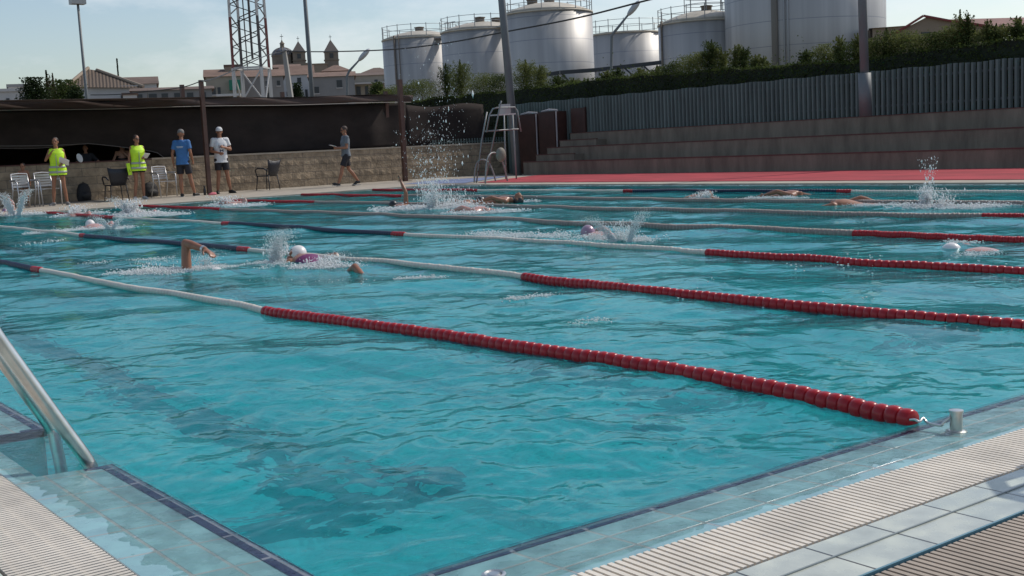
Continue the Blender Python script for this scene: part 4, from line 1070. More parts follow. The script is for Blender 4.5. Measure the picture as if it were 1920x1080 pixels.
# default standing joints for a 1.75 m adult, facing +Y, right hand at +X
BASE = dict(hipR=(.088, 0, .90), kneeR=(.095, .015, .49), ankR=(.10, -.02, .085), hipL=(-.088, 0, .90), kneeL=(-.095, .015, .49), ankL=(-.10, -.02, .085),
            shR=(.175, 0, 1.415), elR=(.225, -.02, 1.13), wrR=(.235, .04, .89), shL=(-.175, 0, 1.415), elL=(-.225, -.02, 1.13), wrL=(-.235, .04, .89),
            footR=(.03, 1), footL=(-.03, 1))
def hand(mb, w, d, palm_n, s=1.0, curl=.4, spread=.1):
    """palm and five fingers from the wrist w pointing along d; palm_n is the way the palm faces"""
    w = V3(w); d = V3(d).normalized(); pn = V3(palm_n); pn = (pn-d*pn.dot(d)).normalized(); sd = d.cross(pn)
    vs = []
    loft(mb, [(w, .026*s, .019*s, sd, pn), (w+d*.03*s, .034*s, .018*s, sd, pn), (w+d*.09*s, .040*s, .014*s, sd, pn), (w+d*.10*s, .036*s, .011*s, sd, pn)], 12)
    for i, (off, ln) in enumerate(((-.030, .064), (-.010, .074), (.011, .070), (.031, .056))):
        b0 = w+d*.088*s+sd*off*s; dd = (d+sd*off*spread*10).normalized(); pts = [b0]; a = curl*.5
        for k in range(3):
            v = dd*math.cos(a)+pn*math.sin(a); pts.append(pts[-1]+v*ln*s*(.42, .33, .25)[k]); a += curl
        mb.tube(pts, [.0095*s, .009*s, .0085*s, .007*s], 8); mb.ball(pts[-1], .007*s, 8)
    tb = w+d*.03*s-sd*.03*s; t1 = tb+(d*.6-sd*.7+pn*.4).normalized()*.038*s; t2 = t1+(d*.9-sd*.25+pn*.4).normalized()*.034*s
    mb.tube([tb, t1, t2], [.014*s, .0105*s, .008*s], 8); mb.ball(t2, .008*s, 8)
def head(mb, c, f, up, s=1.0):
    """skull, jaw, nose, ears, brow, chin; c is the centre, f the way the face looks"""
    c = V3(c); f = V3(f).normalized(); up = V3(up); up = (up-f*up.dot(f)).normalized(); r_ = f.cross(up)
    Mh = Matrix((r_, f, up)).transposed(); P = lambda x, y, z: c+Mh @ V3((x*s, y*s, z*s))
    mb.ball(P(0, -.008, .025), (.074*s, .093*s, .092*s), 18, Mh); mb.ball(P(0, .015, -.045), (.058*s, .068*s, .07*s), 16, Mh)
    mb.ball(P(0, .055, -.095), (.028*s, .026*s, .02*s), 10, Mh)
    mb.tube([P(0, .082, .02), P(0, .103, -.022)], [.008*s, .014*s], 8); mb.ball(P(0, .10, -.026), (.016*s, .012*s, .010*s), 8, Mh)
    mb.ball(P(0, .078, -.062), (.026*s, .012*s, .009*s), 8, Mh); mb.ball(P(.028, .075, .032), (.02*s, .01*s, .006*s), 8, Mh); mb.ball(P(-.028, .075, .032), (.02*s, .01*s, .006*s), 8, Mh)
    for e in (-1, 1): mb.ball(P(.077*e, -.01, -.012), (.010*s, .018*s, .03*s), 8, Mh)
    return P, Mh
def torso_secs(fem, g, k=0.):
    # (z, half width, half depth, forward shift)
    r_, f_ = (1, 0, 0), (0, 1, 0)
    if fem: A = [(.80, .155, .10, -.005), (.88, .172, .118, -.01), (.95, .165, .112, -.01), (1.06, .128, .088, 0), (1.14, .128, .09, .005), (1.26, .145, .112, .015), (1.34, .152, .10, .005), (1.41, .145, .08, -.005), (1.455, .085, .062, -.01)]
    else: A = [(.80, .15, .10, 0), (.88, .163, .112, -.005), (.96, .158, .11, 0), (1.06, .148, .10, .008), (1.15, .152, .104, .01), (1.27, .172, .115, .01), (1.35, .178, .105, 0), (1.415, .15, .082, -.008), (1.45, .10, .066, -.012), (1.475, .07, .058, -.012)]
    return [((0, y, z), w_+g, d_+g, r_, f_) for z, w_, d_, y in A]
def person(label, loc, rz, H=1.75, fem=False, pose=None, skin=skinA, look=(0, 1, 0), wear=(), group='people at the pool deck', vox=.0085, cat='person', child=False):
    t = empty('person', loc, label, cat, group, rz)
    J = dict(BASE); J.update(pose or {}); s = H/1.75; t.scale = (s, s, s)
    sw = .84 if fem else 1.0
    if fem:
        for k_ in ('shR', 'shL'):
            if not (pose and k_ in pose): J[k_] = (J[k_][0]*.88, J[k_][1], J[k_][2]-.01)
    q = MB(); loft(q, torso_secs(fem, 0)); lw = .9 if fem else 1.0
    hs = 1.28 if child else 1.0
    q.tube([(0, -.012, 1.42), (0, .005, 1.53)], [.06, .052], 12)
    P, Mh = head(q, (0, .015, 1.632 if not child else 1.60), look, (0, 0, 1), hs)
    for S_, e in (('R', 1), ('L', -1)):
        hp, kn, an = V3(J['hip'+S_]), V3(J['knee'+S_]), V3(J['ank'+S_])
        q.tube([hp+V3((0, 0, .02)), hp.lerp(kn, .4), kn], [.082, .072*lw, .050*lw], 14); q.ball(kn, .052*lw, 12); q.ball(hp, .08, 12)
        q.tube([kn, kn.lerp(an, .35)+V3((0, -.014, 0)), an], [.050*lw, .053*lw, .034*lw], 14); q.ball(an, .035, 10)
        fv = J['foot'+S_]; fd = V3(fv if len(fv) == 3 else (*fv, 0)).normalized()
        ft = J.get('lift'+S_, 0.)
        q.tube([an+V3((0, 0, -.03))-fd*.035, an+fd*.06+V3((0, 0, -.045)), an+fd*.13+V3((0, 0, -.06+ft)), an+fd*.175+V3((0, 0, -.065+ft))], [.034, .035, .028, .016], 10)
        sh, el, wr = V3(J['sh'+S_]), V3(J['el'+S_]), V3(J['wr'+S_])
        q.ball(sh, .058*sw, 12); q.tube([V3((sh.x*.5, sh.y, sh.z+.01)), sh, sh.lerp(el, .4), el], [.055*sw, .055*sw, .047*sw, .038*sw], 12); q.ball(el, .039*sw, 10)
        q.tube([el, el.lerp(wr, .3), wr], [.038*sw, .040*sw, .026*sw], 12); q.ball(wr, .026*sw, 8)
        hd_ = wr-el; hand(q, wr, hd_.normalized()+V3(J.get('hd'+S_, (0, 0, 0))), V3((-e, .2, 0)) if not 'pn'+S_ in J else J['pn'+S_], s=.95 if not fem else .85, curl=J.get('curl'+S_, .35))
    body = fuse(q, 'body', skin, t, vox)
    # eyes
    q = MB()
    for e in (-1, 1): q.ball(P(.028*e, .078, .012), (.012*hs, .008*hs, .008*hs), 8, Mh)
    q.build('eyes', hairD, body, smooth=True)
    for wsp in wear:
        kd, m = wsp[0], wsp[1]; q = MB()
        if kd == 'tshirt':
            z0 = wsp[2] if len(wsp) > 2 else .86; ss = [x_ for x_ in torso_secs(fem, .016) if x_[0][2] > z0]
            ss = [((0, 0, z0), ss[0][1]+.012, ss[0][2]+.012, (1, 0, 0), (0, 1, 0))]+ss; loft(q, ss)
            q.tube([(0, -.012, 1.44), (0, -.005, 1.475)], [.085, .066], 14)
            for S_ in 'RL':
                sh, el = V3(J['sh'+S_]), V3(J['el'+S_]); q.tube([V3((sh.x*.55, sh.y, sh.z)), sh, sh.lerp(el, .62)], [.074*sw, .072*sw, .064*sw], 14); q.ball(sh, .072*sw, 12)
            o = fuse(q, 'tshirt', m, t, vox)
        elif kd == 'vest':
            ss = [x_ for x_ in torso_secs(fem, .024) if x_[0][2] > .85]; ss = [(c_, w_*1.14, d_*1.12, r2, f2) if c_[2] < 1.40 else (c_, w_, d_, r2, f2) for c_, w_, d_, r2, f2 in ss]; ss = [((0, .005, .78), .215, .155, (1, 0, 0), (0, 1, 0))]+ss; loft(q, ss)
            for S_ in 'RL': sh = V3(J['sh'+S_]); q.tube([V3((sh.x*.45, sh.y, sh.z+.012)), sh+V3((0, 0, -.005))], [.06, .072*sw], 12)
            o = fuse(q, 'safety_vest', m, t, vox)
            for zz in (.86, .99):
                q = MB(); a = [x_ for x_ in ss]; 
                hw = np.interp(zz, [x_[0][2] for x_ in a], [x_[1] for x_ in a])+.006; hd_ = np.interp(zz, [x_[0][2] for x_ in a], [x_[2] for x_ in a])+.006
                loft(q, [((0, .003, zz-.025), hw, hd_, (1, 0, 0), (0, 1, 0)), ((0, .003, zz+.025), hw, hd_, (1, 0, 0), (0, 1, 0))]); q.build('reflective_band', wsp[2], o, smooth=True)
            q = MB(); q.box((-.006, .125, .80), (.006, .165, 1.30)); q.build('zip', wsp[2], o)
        elif kd == 'shorts':
            z1 = wsp[2] if len(wsp) > 2 else .62
            loft(q, [x_ for x_ in torso_secs(fem, .012) if x_[0][2] < 1.0])
            for S_ in 'RL':
                hp, kn = V3(J['hip'+S_]), V3(J['knee'+S_]); f_ = min(1, (hp.z-z1)/max(.05, hp.z-kn.z)); q.tube([hp+V3((0, 0, .03)), hp.lerp(kn, f_)], [.098, .088*lw+.006], 14)
            fuse(q, 'shorts', m, t, vox)
        elif kd == 'top':
            a = wsp[2]; bz = wsp[3]; loft(q, [((0, 0, z_), np.interp(z_, [x_[0][2] for x_ in torso_secs(fem, .01)], [x_[1] for x_ in torso_secs(fem, .01)]), np.interp(z_, [x_[0][2] for x_ in torso_secs(fem, .01)], [x_[2] for x_ in torso_secs(fem, .014)]), (1, 0, 0), (0, 1, 0)) for z_ in np.linspace(a, bz, 6)]); fuse(q, wsp[4] if len(wsp) > 4 else 'swimsuit', m, t, vox)
        elif kd == 'shoes':
            for S_ in 'RL':
                q = MB(); an = V3(J['ank'+S_]); fv = J['foot'+S_]; fd = V3(fv if len(fv) == 3 else (*fv, 0)).normalized(); ft = J.get('lift'+S_, 0.)
                q.tube([an+V3((0, 0, -.032))-fd*.045, an+fd*.05+V3((0, 0, -.038)), an+fd*.14+V3((0, 0, -.055+ft)), an+fd*.19+V3((0, 0, -.06+ft))], [.045, .046, .038, .022], 12)
                so = fuse(q, 'shoe', m, t, vox, 1)
                q = MB(); c0 = an-fd*.06; Mf = Matrix((V3((fd.y, -fd.x, 0)), fd, V3((0, 0, 1)))).transposed(); q.obox(an+fd*.07+V3((0, 0, -.083+ft*.5)), (.04, .125, .009), Mf); q.build('sole', wsp[2] if len(wsp) > 2 else m, so)
        elif kd == 'hair':
            q.ball(P(0, -.02, .035), (.082*hs, .095*hs, .092*hs), 16, Mh)
            if len(wsp) > 2: q.tube([P(0, -.10, .03), P(0, -.13, -.06), P(.0, -.11, -.16)], [.03, .035, .015], 10) if wsp[2] == 'pony' else q.tube([P(0, -.05, .0), P(.0, -.07, -.10), P(0, -.06, -.22)], [.08, .08, .05], 12)
            fuse(q, 'hair', m, t, vox)
        elif kd == 'cap':
            prof = [(.088, -.005), (.089, .02), (.082, .055), (.06, .085), (.03, .10), (.002, .104)]
            q.lathe([(a*hs, b_*hs) for a, b_ in prof], P(0, -.008, .03), 18, Mh); bs = [P(x_, y_, .028) for x_, y_ in ((-.06, .06), (-.05, .13), (0, .155), (.05, .13), (.06, .06))]; bs2 = [p_+Mh @ V3((0, 0, .010)) for p_ in bs]
            q.add(bs+bs2, [(0,1,2,3,4), (9,8,7,6,5), (0,5,6,1), (1,6,7,2), (2,7,8,3), (3,8,9,4), (4,9,5,0)]); o = q.build('cap', m, t, smooth=False)
        elif kd == 'glasses':
            for e in (-1, 1): q.ball(P(.03*e, .086, .012), (.027*hs, .010*hs, .018*hs), 10, Mh)
            q.tube([P(-.06, .08, .015), P(-.078, 0, .01)], .004, 5); q.tube([P(.06, .08, .015), P(.078, 0, .01)], .004, 5); q.build('sunglasses', M['cable'], t, smooth=True)
        elif kd == 'swimcap':
            q.ball(P(0, -.012, .03), (.080*hs, .098*hs, .092*hs), 20, Mh); fuse(q, 'swim_cap', m, t, .006)
        elif kd == 'print':
            for a_, b_ in wsp[2]: q.box(a_, b_)
            q.build('shirt_print', m, t)
        elif kd == 'goggles':
            for e in (-1, 1): q.ball(P(.03*e, .086, .012), (.022, .010, .014), 10, Mh)
            q.tube([P(.05, .08, .012), P(.08, 0, .02), P(.0, -.112, .03), P(-.08, 0, .02), P(-.05, .08, .012)], .005, 6); q.build('goggles', M['cable'], t, smooth=True)
    return t
hiv = smat('hi_vis_yellow', (.55, .85, .03), .6, var=.06, vscale=10, bump=.3, bscale=9); band = smat('reflective_grey', (.36, .38, .36), .35)
blk = smat('black_cloth', (.018, .017, .022), .8, var=.3, vscale=8, bump=.3, bscale=8); wht = smat('white_cloth', (.66, .66, .66), .8, bump=.7, bscale=9); blu = smat('blue_cloth', (.045, .15, .36), .75, var=.15, vscale=6, bump=.7, bscale=9)
gry = smat('grey_blue_cloth', (.14, .165, .19), .8, var=.2, vscale=6, bump=.3, bscale=7); shoeB = smat('black_shoe', (.015, .015, .015), .5); soleW = smat('pale_sole', (.45, .44, .42), .6); shoeG = smat('grey_shoe', (.22, .21, .20), .6); paper = smat('paper', (.72, .72, .74), .7)
def fixed(t, name, q, m, label, cat):   # a thing held in a hand or resting, placed in the same local frame
    o = q.build(name, m); o.matrix_world = Matrix.Translation(t.location) @ Matrix.Rotation(t.rotation_euler.z, 4, 'Z') @ Matrix.Scale(t.scale[0], 4)
    return tag(o, label, cat)
ZD = .03
def fx(px_, Y): return on_y(px_, 370, Y).x
def toward(x, y, off=0): # rotation so that local +Y faces the camera, off = degrees turned
    return math.atan2(CAM[1]-y, CAM[0]-x)-PI/2+R(off)
# woman in a yellow vest, left
x, y = fx(113, 28.9), 28.9
t = person('woman in a yellow safety vest raising a hand to her mouth', (x, y, ZD), toward(x, y, -6), 1.72, True,
    dict(elR=(.27, .05, 1.17), wrR=(.10, .20, 1.36), hdR=(-.3, 0, .4), curlR=.7, elL=(-.21, -.02, 1.14), wrL=(-.13, .18, 1.06), curlL=.7, ankR=(.17, .0, .085), kneeR=(.13, .02, .49), ankL=(-.16, -.02, .085), kneeL=(-.12, .02, .49), footR=(.5, 1), footL=(-.4, 1)),
    skinA, (.15, 1, .0), (('hair', hairD, 'pony'), ('top', wht, .98, 1.33, 'white_top'), ('vest', hiv, band), ('shorts', blk, .76), ('shoes', shoeG, soleW)))
q = MB(); q.obox((-.20, .30, 1.12), (.12, .16, .003), Matrix.Rotation(R(-18), 3, 'Y') @ Matrix.Rotation(R(25), 3, 'X')); q.obox((-.205, .30, 1.128), (.12, .155, .002), Matrix.Rotation(R(-26), 3, 'Y') @ Matrix.Rotation(R(28), 3, 'X')); fixed(t, 'paper_sheet', q, paper, 'white sheets of paper held by the woman at the left', 'paper')
# second vest
x, y = fx(264, 29.3), 29.3
t = person('person in yellow vest and dark sunglasses holding a small paper by the dark chair', (x, y, ZD), toward(x, y, 18), 1.72, True,
    dict(elR=(.22, -.03, 1.13), wrR=(.25, .03, .88), elL=(-.22, -.02, 1.14), wrL=(-.10, .2, 1.12), curlL=.8, ankR=(.15, .0, .085), footR=(.5, 1), footL=(-.2, 1)),
    skinA, (-.35, 1, .0), (('hair', hairD), ('glasses', M['cable']), ('vest', hiv, band), ('shorts', blk, .74), ('shoes', soleW, soleW)))
q = MB(); q.obox((-.14, .29, 1.18), (.07, .12, .003), Matrix.Rotation(R(-10), 3, 'Y') @ Matrix.Rotation(R(30), 3, 'X')); fixed(t, 'paper_sheet', q, paper, 'small white paper in the hand of the sunglasses wearer', 'paper')
q = MB(); q.obox((.27, .05, .84), (.045, .02, .16), Matrix.Rotation(R(8), 3, 'Y')); fixed(t, 'yellow_cloth', q, hiv, 'spare yellow vest hanging folded from the hand of the sunglasses wearer', 'cloth')
# blue shirt, from behind
x, y = 11.2, 29.15
letters = [((-.09, -.128, 1.30), (.09, -.124, 1.312)), ((-.075, -.128, 1.275), (.08, -.124, 1.285))]
t = person('bald man in a blue shirt and black shorts seen from behind beside the silver chair', (x, y, ZD), toward(x, y, 180-22), 1.82, False,
    dict(elR=(.24, -.03, 1.13), wrR=(.22, .12, .93), elL=(-.25, -.04, 1.13), wrL=(-.25, -.02, .88), ankR=(.22, .10, .085), kneeR=(.15, .06, .49), ankL=(-.08, -.02, .085), footR=(.3, 1), footL=(-.25, 1)),
    skinA, (-.3, 1, 0), (('tshirt', blu, .84), ('shorts', blk, .60), ('shoes', shoeB, soleW), ('cap', hairG), ('print', wht, letters)))
# white shirt
x, y = fx(420, 29.7), 29.7
pr = [((-.085+.032*i, .128, 1.20+(.012 if i % 2 else 0)), (-.062+.032*i, .1345, 1.29)) for i in range(5)]+[((-.05, .128, 1.10), (-.03, .1345, 1.17)), ((-.03, .128, 1.13), (.02, .1345, 1.15)), ((.02, .128, 1.08), (.045, .1345, 1.17))]
t = person('man in a white printed shirt and white cap with bent arms beside the canopy post', (x, y, ZD), toward(x, y, 12), 1.86, False,
    dict(elR=(.25, .0, 1.14), wrR=(.09, .22, 1.08), elL=(-.26, .02, 1.16), wrL=(-.06, .20, 1.22), curlR=.6, curlL=.7, ankR=(.15, 0, .085), ankL=(-.19, 0, .085), kneeL=(-.13, .02, .49), footR=(.2, 1), footL=(-.6, 1)),
    skinA, (.2, 1, -.08), (('tshirt', wht, .82), ('shorts', blk, .62), ('shoes', shoeB), ('cap', smat('white_cap', (.6, .6, .6), .7)), ('hair', hairD), ('print', smat('dark_print', (.05, .07, .12), .8), pr)))
# walking man
x, y = 15.9, 28.55
t = person('walking man in a grey shirt and sunglasses reading a paper, near the lone steel post', (x, y, ZD), toward(x, y, -75), 1.75, False,
    dict(elR=(.22, .03, 1.13), wrR=(.10, .24, 1.14), elL=(-.22, .03, 1.13), wrL=(-.08, .26, 1.13), curlR=.6, curlL=.7,
         kneeR=(.09, -.08, .50), ankR=(.09, -.34, .15), liftR=-.06, kneeL=(-.09, .17, .52), ankL=(-.09, .30, .11), liftL=.05, footR=(0, 1), footL=(0, 1)),
    skinA, (.0, 1, -.25), (('tshirt', gry, .88), ('shorts', blk, .60), ('shoes', shoeB, soleW), ('hair', smat('brown_hair', (.06, .04, .03), .7)), ('glasses', M['cable'])))
q = MB(); q.obox((0, .38, 1.20), (.11, .09, .003), Matrix.Rotation(R(18), 3, 'X')); fixed(t, 'paper_sheet', q, paper, 'white paper read by the walking man', 'paper')
# child
x, y = fx(48, 29.9), 29.9
t = person('small girl with a white top standing between the two silver chairs at the left', (x, y, ZD), toward(x, y, -10), 1.12, True, dict(ankR=(.12, 0, .085), ankL=(-.12, 0, .085)), skinA, (.1, 1, 0),
    (('hair', hairD), ('top', wht, .92, 1.25, 'white_top'), ('shorts', smat('brown_cloth', (.10, .06, .05), .8), .72)), child=True)
# spectators leaning behind the wall
lean = dict(elR=(.32, .20, 1.10), wrR=(.12, .38, 1.06), elL=(-.32, .20, 1.10), wrL=(-.12, .40, 1.06), curlR=.5, curlL=.5)
t = person('dark clad spectator leaning on the block wall under the lifted net', (fx(168, 32.3), 32.3, -.02), toward(10.05, 32.3, 0), 1.62, False, dict(lean, elL=(-.42, .22, 1.12), wrL=(-.70, .35, 1.07)), skinA, (.2, 1, 0), (('tshirt', blk, .86), ('hair', hairD)), vox=.011, group='spectators behind the wall')
t = person('fair haired spectator in sunglasses behind the wall beside the second yellow vest', (fx(236, 32.4), 32.4, .0), toward(11.35, 32.6, 5), 1.66, True, dict(lean, wrL=(-.02, .16, 1.42), elL=(-.2, .25, 1.2)), skinB, (.3, 1, -.1), (('top', blk, .9, 1.3, 'dark_top'), ('hair', smat('fair_hair', (.20, .12, .07), .7), 'long'), ('glasses', M['cable'])), vox=.011, group='spectators behind the wall')
q = MB(); q.ball((fx(156, 31.45), 31.45, 1.22), (.08, .02, .13), 12, Matrix.Rotation(R(-20), 3, 'Y')); q.tube([(fx(157, 31.45), 31.5, 1.12), (fx(158, 31.5), 31.6, 1.09)], .015, 6); tag(q.build('hand_fan', paper, smooth=True), 'small white round paddle fan standing on top of the block wall', 'fan')

# ================================================================== furniture on the deck
alu = mat('aluminium', (.55, .55, .56), .35, metal=.7)
def slat_chair(label, x, y, rz):
    t = empty('slat_chair', (x, y, ZD), label, 'chair', 'silver slatted chairs', rz)
    for s in (-1, 1):
        q = MB(); q.tube([(s*.25, .24, 0), (s*.27, .20, .62), (s*.27, .10, .665), (s*.27, -.20, .66)], .016, 8); q.build('leg', alu, t, smooth=True)
        q = MB(); q.tube([(s*.235, -.30, 0), (s*.22, -.16, .42), (s*.21, -.24, .84)], .016, 8); q.build('leg', alu, t, smooth=True)
        q = MB(); q.box((s*.27-.025, -.16, .675), (s*.27+.025, .18, .695)); q.build('armrest', alu, t)
    q = MB()
    for i in range(7): q.box((-.22, -.19+i*.062, .425), (.22, -.142+i*.062, .44))
    q.build('seat', alu, t)
    q = MB(); q.tube([(-.21, -.24, .84), (0, -.25, .855), (.21, -.24, .84)], .016, 8)
    for i in range(5): zz = .50+i*.066; yy = -.175-(zz-.42)*.15; q.box((-.205, yy-.006, zz), (.205, yy+.006, zz+.048))
    q.build('backrest', alu, t); return t
slat_chair('silver slatted chair, leftmost in the photo, left of the small girl', fx(47, 29.35), 29.35, toward(7.0, 29.3, 25))
slat_chair('silver slatted chair right behind the woman in the yellow vest', fx(90, 29.3), 29.3, toward(7.9, 29.4, 25))
slat_chair('silver slatted chair behind the man in the blue shirt', 11.05, 30.3, toward(11, 30.3, 30))
pl = mat('dark_wicker_plastic', (.016, .017, .024), .4, var=.2, vscale=30, bump=.5, bscale=60)
def dark_chair(label, x, y, rz, a_only=0):
    t = empty('armchair', (x, y, ZD), label, 'chair', 'dark plastic armchairs', rz)
    q = MB(); n_ = 8; vs = []
    for i in range(n_+1):
        u = i/n_*2-1
        for j, zz in enumerate((.40, .55, .70, .84)):
            vs.append((u*(.20+.035*j), -.20-.035*j-.04*(1-u*u)+(.0), zz+(.05*abs(u)**3 if j == 3 else 0)))
    q.add(vs, [(i*4+j, (i+1)*4+j, (i+1)*4+j+1, i*4+j+1) for i in range(n_) for j in range(3)]); o = q.build('backrest', pl, t, smooth=True); md = o.modifiers.new('s', 'SOLIDIFY'); md.thickness = .02
    q = MB(); q.box((-.23, -.22, .40), (.23, .23, .435)); o = q.build('seat', pl, t); bv = o.modifiers.new('b', 'BEVEL'); bv.width = .012
    for s in (-1, 1):
        q = MB(); q.tube([(s*.27, -.23, .56), (s*.285, -.10, .64), (s*.28, .12, .65), (s*.27, .22, .60), (s*.235, .21, .43)], [.018, .022, .022, .02, .016], 8); q.build('armrest', pl, t, smooth=True)
        for yy in (-.21, .21): q = MB(); q.tube([(s*.21, yy*.95, .41), (s*.245, yy*1.15, 0)], [.016, .013], 8); q.build('leg', alu if False else pl, t, smooth=True)
    return t
dark_chair('dark plastic armchair seen square on, right of the black backpack', fx(219, 29.7), 29.7, toward(9.5, 29.7, -160))
dark_chair('dark plastic armchair standing alone right of the man in the white shirt', 14.25, 30.4, toward(14.1, 30.3, -128))
bag = mat('black_bag_fabric', (.010, .010, .012), .7, bump=.5, bscale=10)
def backpack(label, x, y, w_, h, rz=.3):
    t = empty('backpack', (x, y, ZD), label, 'backpack', None, rz)
    q = MB(); loft(q, [((0, 0, .01), w_*.48, .10, (1,0,0), (0,1,0)), ((0, 0, h*.3), w_*.52, .13, (1,0,0), (0,1,0)), ((0, 0, h*.7), w_*.46, .11, (1,0,0), (0,1,0)), ((0, 0, h*.93), w_*.32, .08, (1,0,0), (0,1,0)), ((0, 0, h), w_*.15, .05, (1,0,0), (0,1,0))]); q.ball((0, -.12, h*.3), (w_*.34, .05, h*.2), 12)
    fuse(q, 'pack', bag, t, .012); q = MB(); q.tube([(-.05, 0, h*.97), (0, 0, h*1.06), (.05, 0, h*.97)], .01, 6); q.build('carry_loop', bag, t); return t
backpack('black backpack standing on the deck against the block wall at the left', fx(158, 31.1), 31.1, .42, .50)
backpack('dark sports bag on the deck behind the legs of the sunglassed vest wearer', fx(283, 31.0), 31.0, .50, .42)
q = MB(); q.lathe([(.034, 0), (.036, .01), (.036, .17), (.02, .20), (.02, .225), (.026, .225), (.026, .26)], (11.87, 29.42, ZD), 14); tag(q.build('drink_bottle', mat('black_bottle', (.02, .02, .022), .3), smooth=True), 'black drink bottle standing at the foot of the canopy post', 'bottle')
q = MB(); loft(q, [((12.0, 29.2, ZD), .12, .06, (1,0,0), (0,1,0)), ((12.0, 29.2, ZD+.04), .11, .05, (1,0,0), (0,1,0)), ((12.03, 29.2, ZD+.07), .05, .03, (1,0,0), (0,1,0))]); tag(q.build('pink_cloth', mat('pink_cloth', (.62, .16, .20), .8), smooth=True), 'crumpled pink cloth on the deck next to the black bottle', 'cloth')

# lifeguard chair beside the far side of the pool
t = empty('lifeguard_chair', (19.0, 25.5, ZD), 'tall tubular steel lifeguard chair with a white seat on the far deck', 'lifeguard chair'); O = V3((19.0, 25.5, ZD))
def L(px_, py_, D): return at_d(px_, py_, D)-O
fr = mat('chair_frame_steel', (.24, .25, .245), .5, metal=.1)
D0, D1 = 32.6, 34.2
for nm, pts in (('leg', [(909, 337, D0), (938, 196, D0-.2), (940, 189, D0-.2)]), ('leg', [(893, 334, D0+.2), (903, 265, D0+.3), (913, 210, D0+.4)]),
                ('leg', [(968, 331, D1), (965, 280, D1), (961, 215, D1)]), ('leg', [(948, 330, D1+.6), (947, 280, D1+.6), (945, 215, D1+.6)]),
                ('arm_frame', [(912, 248, D0+.1), (918, 215, D0+.1), (924, 204, D0+.1), (932, 202, D0+.1), (965, 201, D0+.9), (970, 208, D0+.9), (977, 247, D0+.9)]),
                ('cross_rail', [(910, 246, D0+.1), (972, 242, D0+1.0)])):
    q = MB(); P_ = [L(*p) for p in pts]
    if nm == 'leg' : P_[0].z = 0
    q.tube(P_, .021, 8); q.build(nm, fr, t, smooth=True)
for a, b_ in (((905, 272), (924, 271)), ((903, 289), (921, 288)), ((900, 306), (918, 305)), ((897, 322), (914, 321))):
    q = MB(); q.bar(L(*a, D0+.2), L(*b_, D0), .10, .03); q.build('tread', M['dark'] if False else rust, t)
q = MB(); q.bar(L(926, 216, D0+.2), L(958, 214, D0+.6), .42, .035); q.build('seat', lt, t)
q = MB(); a, b_ = L(936, 206, D0+.7), L(957, 205, D0+.9); q.obox((a+b_)/2, ((b_-a).length/2, .012, .15), (b_-a).normalized().to_track_quat('X', 'Z').to_matrix()); q.build('backrest', mat('white_board', (.40, .40, .39), .5), t)
# far pool ladder (two bent rails)
def rail_u(q, base, dirv, perp, w_, h, r=.021):
    P_ = []
    for u, z in ((0, -.02), (.06, h*.5), (.16, h*.85), (.34, h), (.55, h*.98), (.75, h*.8), (.9, h*.4), (1.0, -.02)): P_.append(base+dirv*(u*w_)+V3((0, 0, z)))
    Q = []
    for i in range(len(P_)-1):
        p0, p1, p2, p3 = P_[max(i-1, 0)], P_[i], P_[i+1], P_[min(i+2, len(P_)-1)]
        for s in range(4): u = s/4; Q.append(.5*((2*p1)+(p2-p0)*u+(2*p0-5*p1+4*p2-p3)*u*u+(3*p1-p0-3*p2+p3)*u*u*u))
    Q.append(P_[-1]); q.tube(Q, r, 8)
t = empty('pool_ladder', (16.8, 24.0, 0), 'small bent steel pool ladder at the far corner in front of the lifeguard chair', 'pool ladder')
for bx, by, ex, ey, h in ((889, 343, 930, 341, .62), (910, 345, 952, 341, .80)):
    p = gz(bx, by, .02); e_ = gz(ex, ey, .02); v = e_-p; p.y = min(p.y, 25.1)
    q = MB(); rail_u(q, p-V3((16.8, 24.0, 0)), v.normalized(), None, v.length, h, .022); q.build('rail', fr, t, smooth=True)
q = MB(); P_ = at_d(939, 290, 31.5); q.ball(P_, (.15, .10, .19), 14); tag(q.build('equipment_bag', mat('beige_bag', (.20, .18, .145), .7), smooth=True), 'rounded beige bag hanging on the far pool ladder', 'bag')

# near ladder with two rails dropping into the notch
t = empty('pool_ladder', (0, 2.08, 0), 'large brushed steel pool ladder rails leaning in from the left edge of the photo', 'pool ladder')
for yy, xo, top in ((1.735, -.052, .47), (2.40, .012, .47)):
    P_ = [V3((xo+.035, yy, -1.0)), V3((xo+.03, yy, -.3)), V3((xo+.012, yy, -.06)), V3((xo, yy, 0))]
    slope = (.246/.458)
    for z in (.15, .30, .45, .58): P_.append(V3((xo-slope*z, yy, z)))
    P_ += [V3((xo-.40, yy, .68)), V3((xo-.50, yy, .72)), V3((xo-.60, yy, .68)), V3((xo-.66, yy, .56)), V3((xo-.68, yy, .3)), V3((xo-.68, yy, .0))]
    P_ = [p-V3((0, 2.08, 0)) for p in P_]; Q = []
    for i in range(len(P_)-1):
        p0, p1, p2, p3 = P_[max(i-1, 0)], P_[i], P_[i+1], P_[min(i+2, len(P_)-1)]
        for s in range(5): u = s/5; Q.append(.5*((2*p1)+(p2-p0)*u+(2*p0-5*p1+4*p2-p3)*u*u+(3*p1-p0-3*p2+p3)*u*u*u))
    Q.append(P_[-1]); q = MB(); q.tube(Q, .0235, 20); q.build('rail', M['steel'], t, smooth=True)
    q = MB(); q.lathe([(.04, .012), (.04, .02), (.028, .028)], (xo-.68, yy-2.08, 0), 16); q.build('flange', M['steel'], t, smooth=True)
for zz in (-.3, -.6, -.9):
    q = MB(); q.box((-.02, 1.76-2.08, zz), (.07, 2.38-2.08, zz+.03)); q.build('step', M['steel'], t)

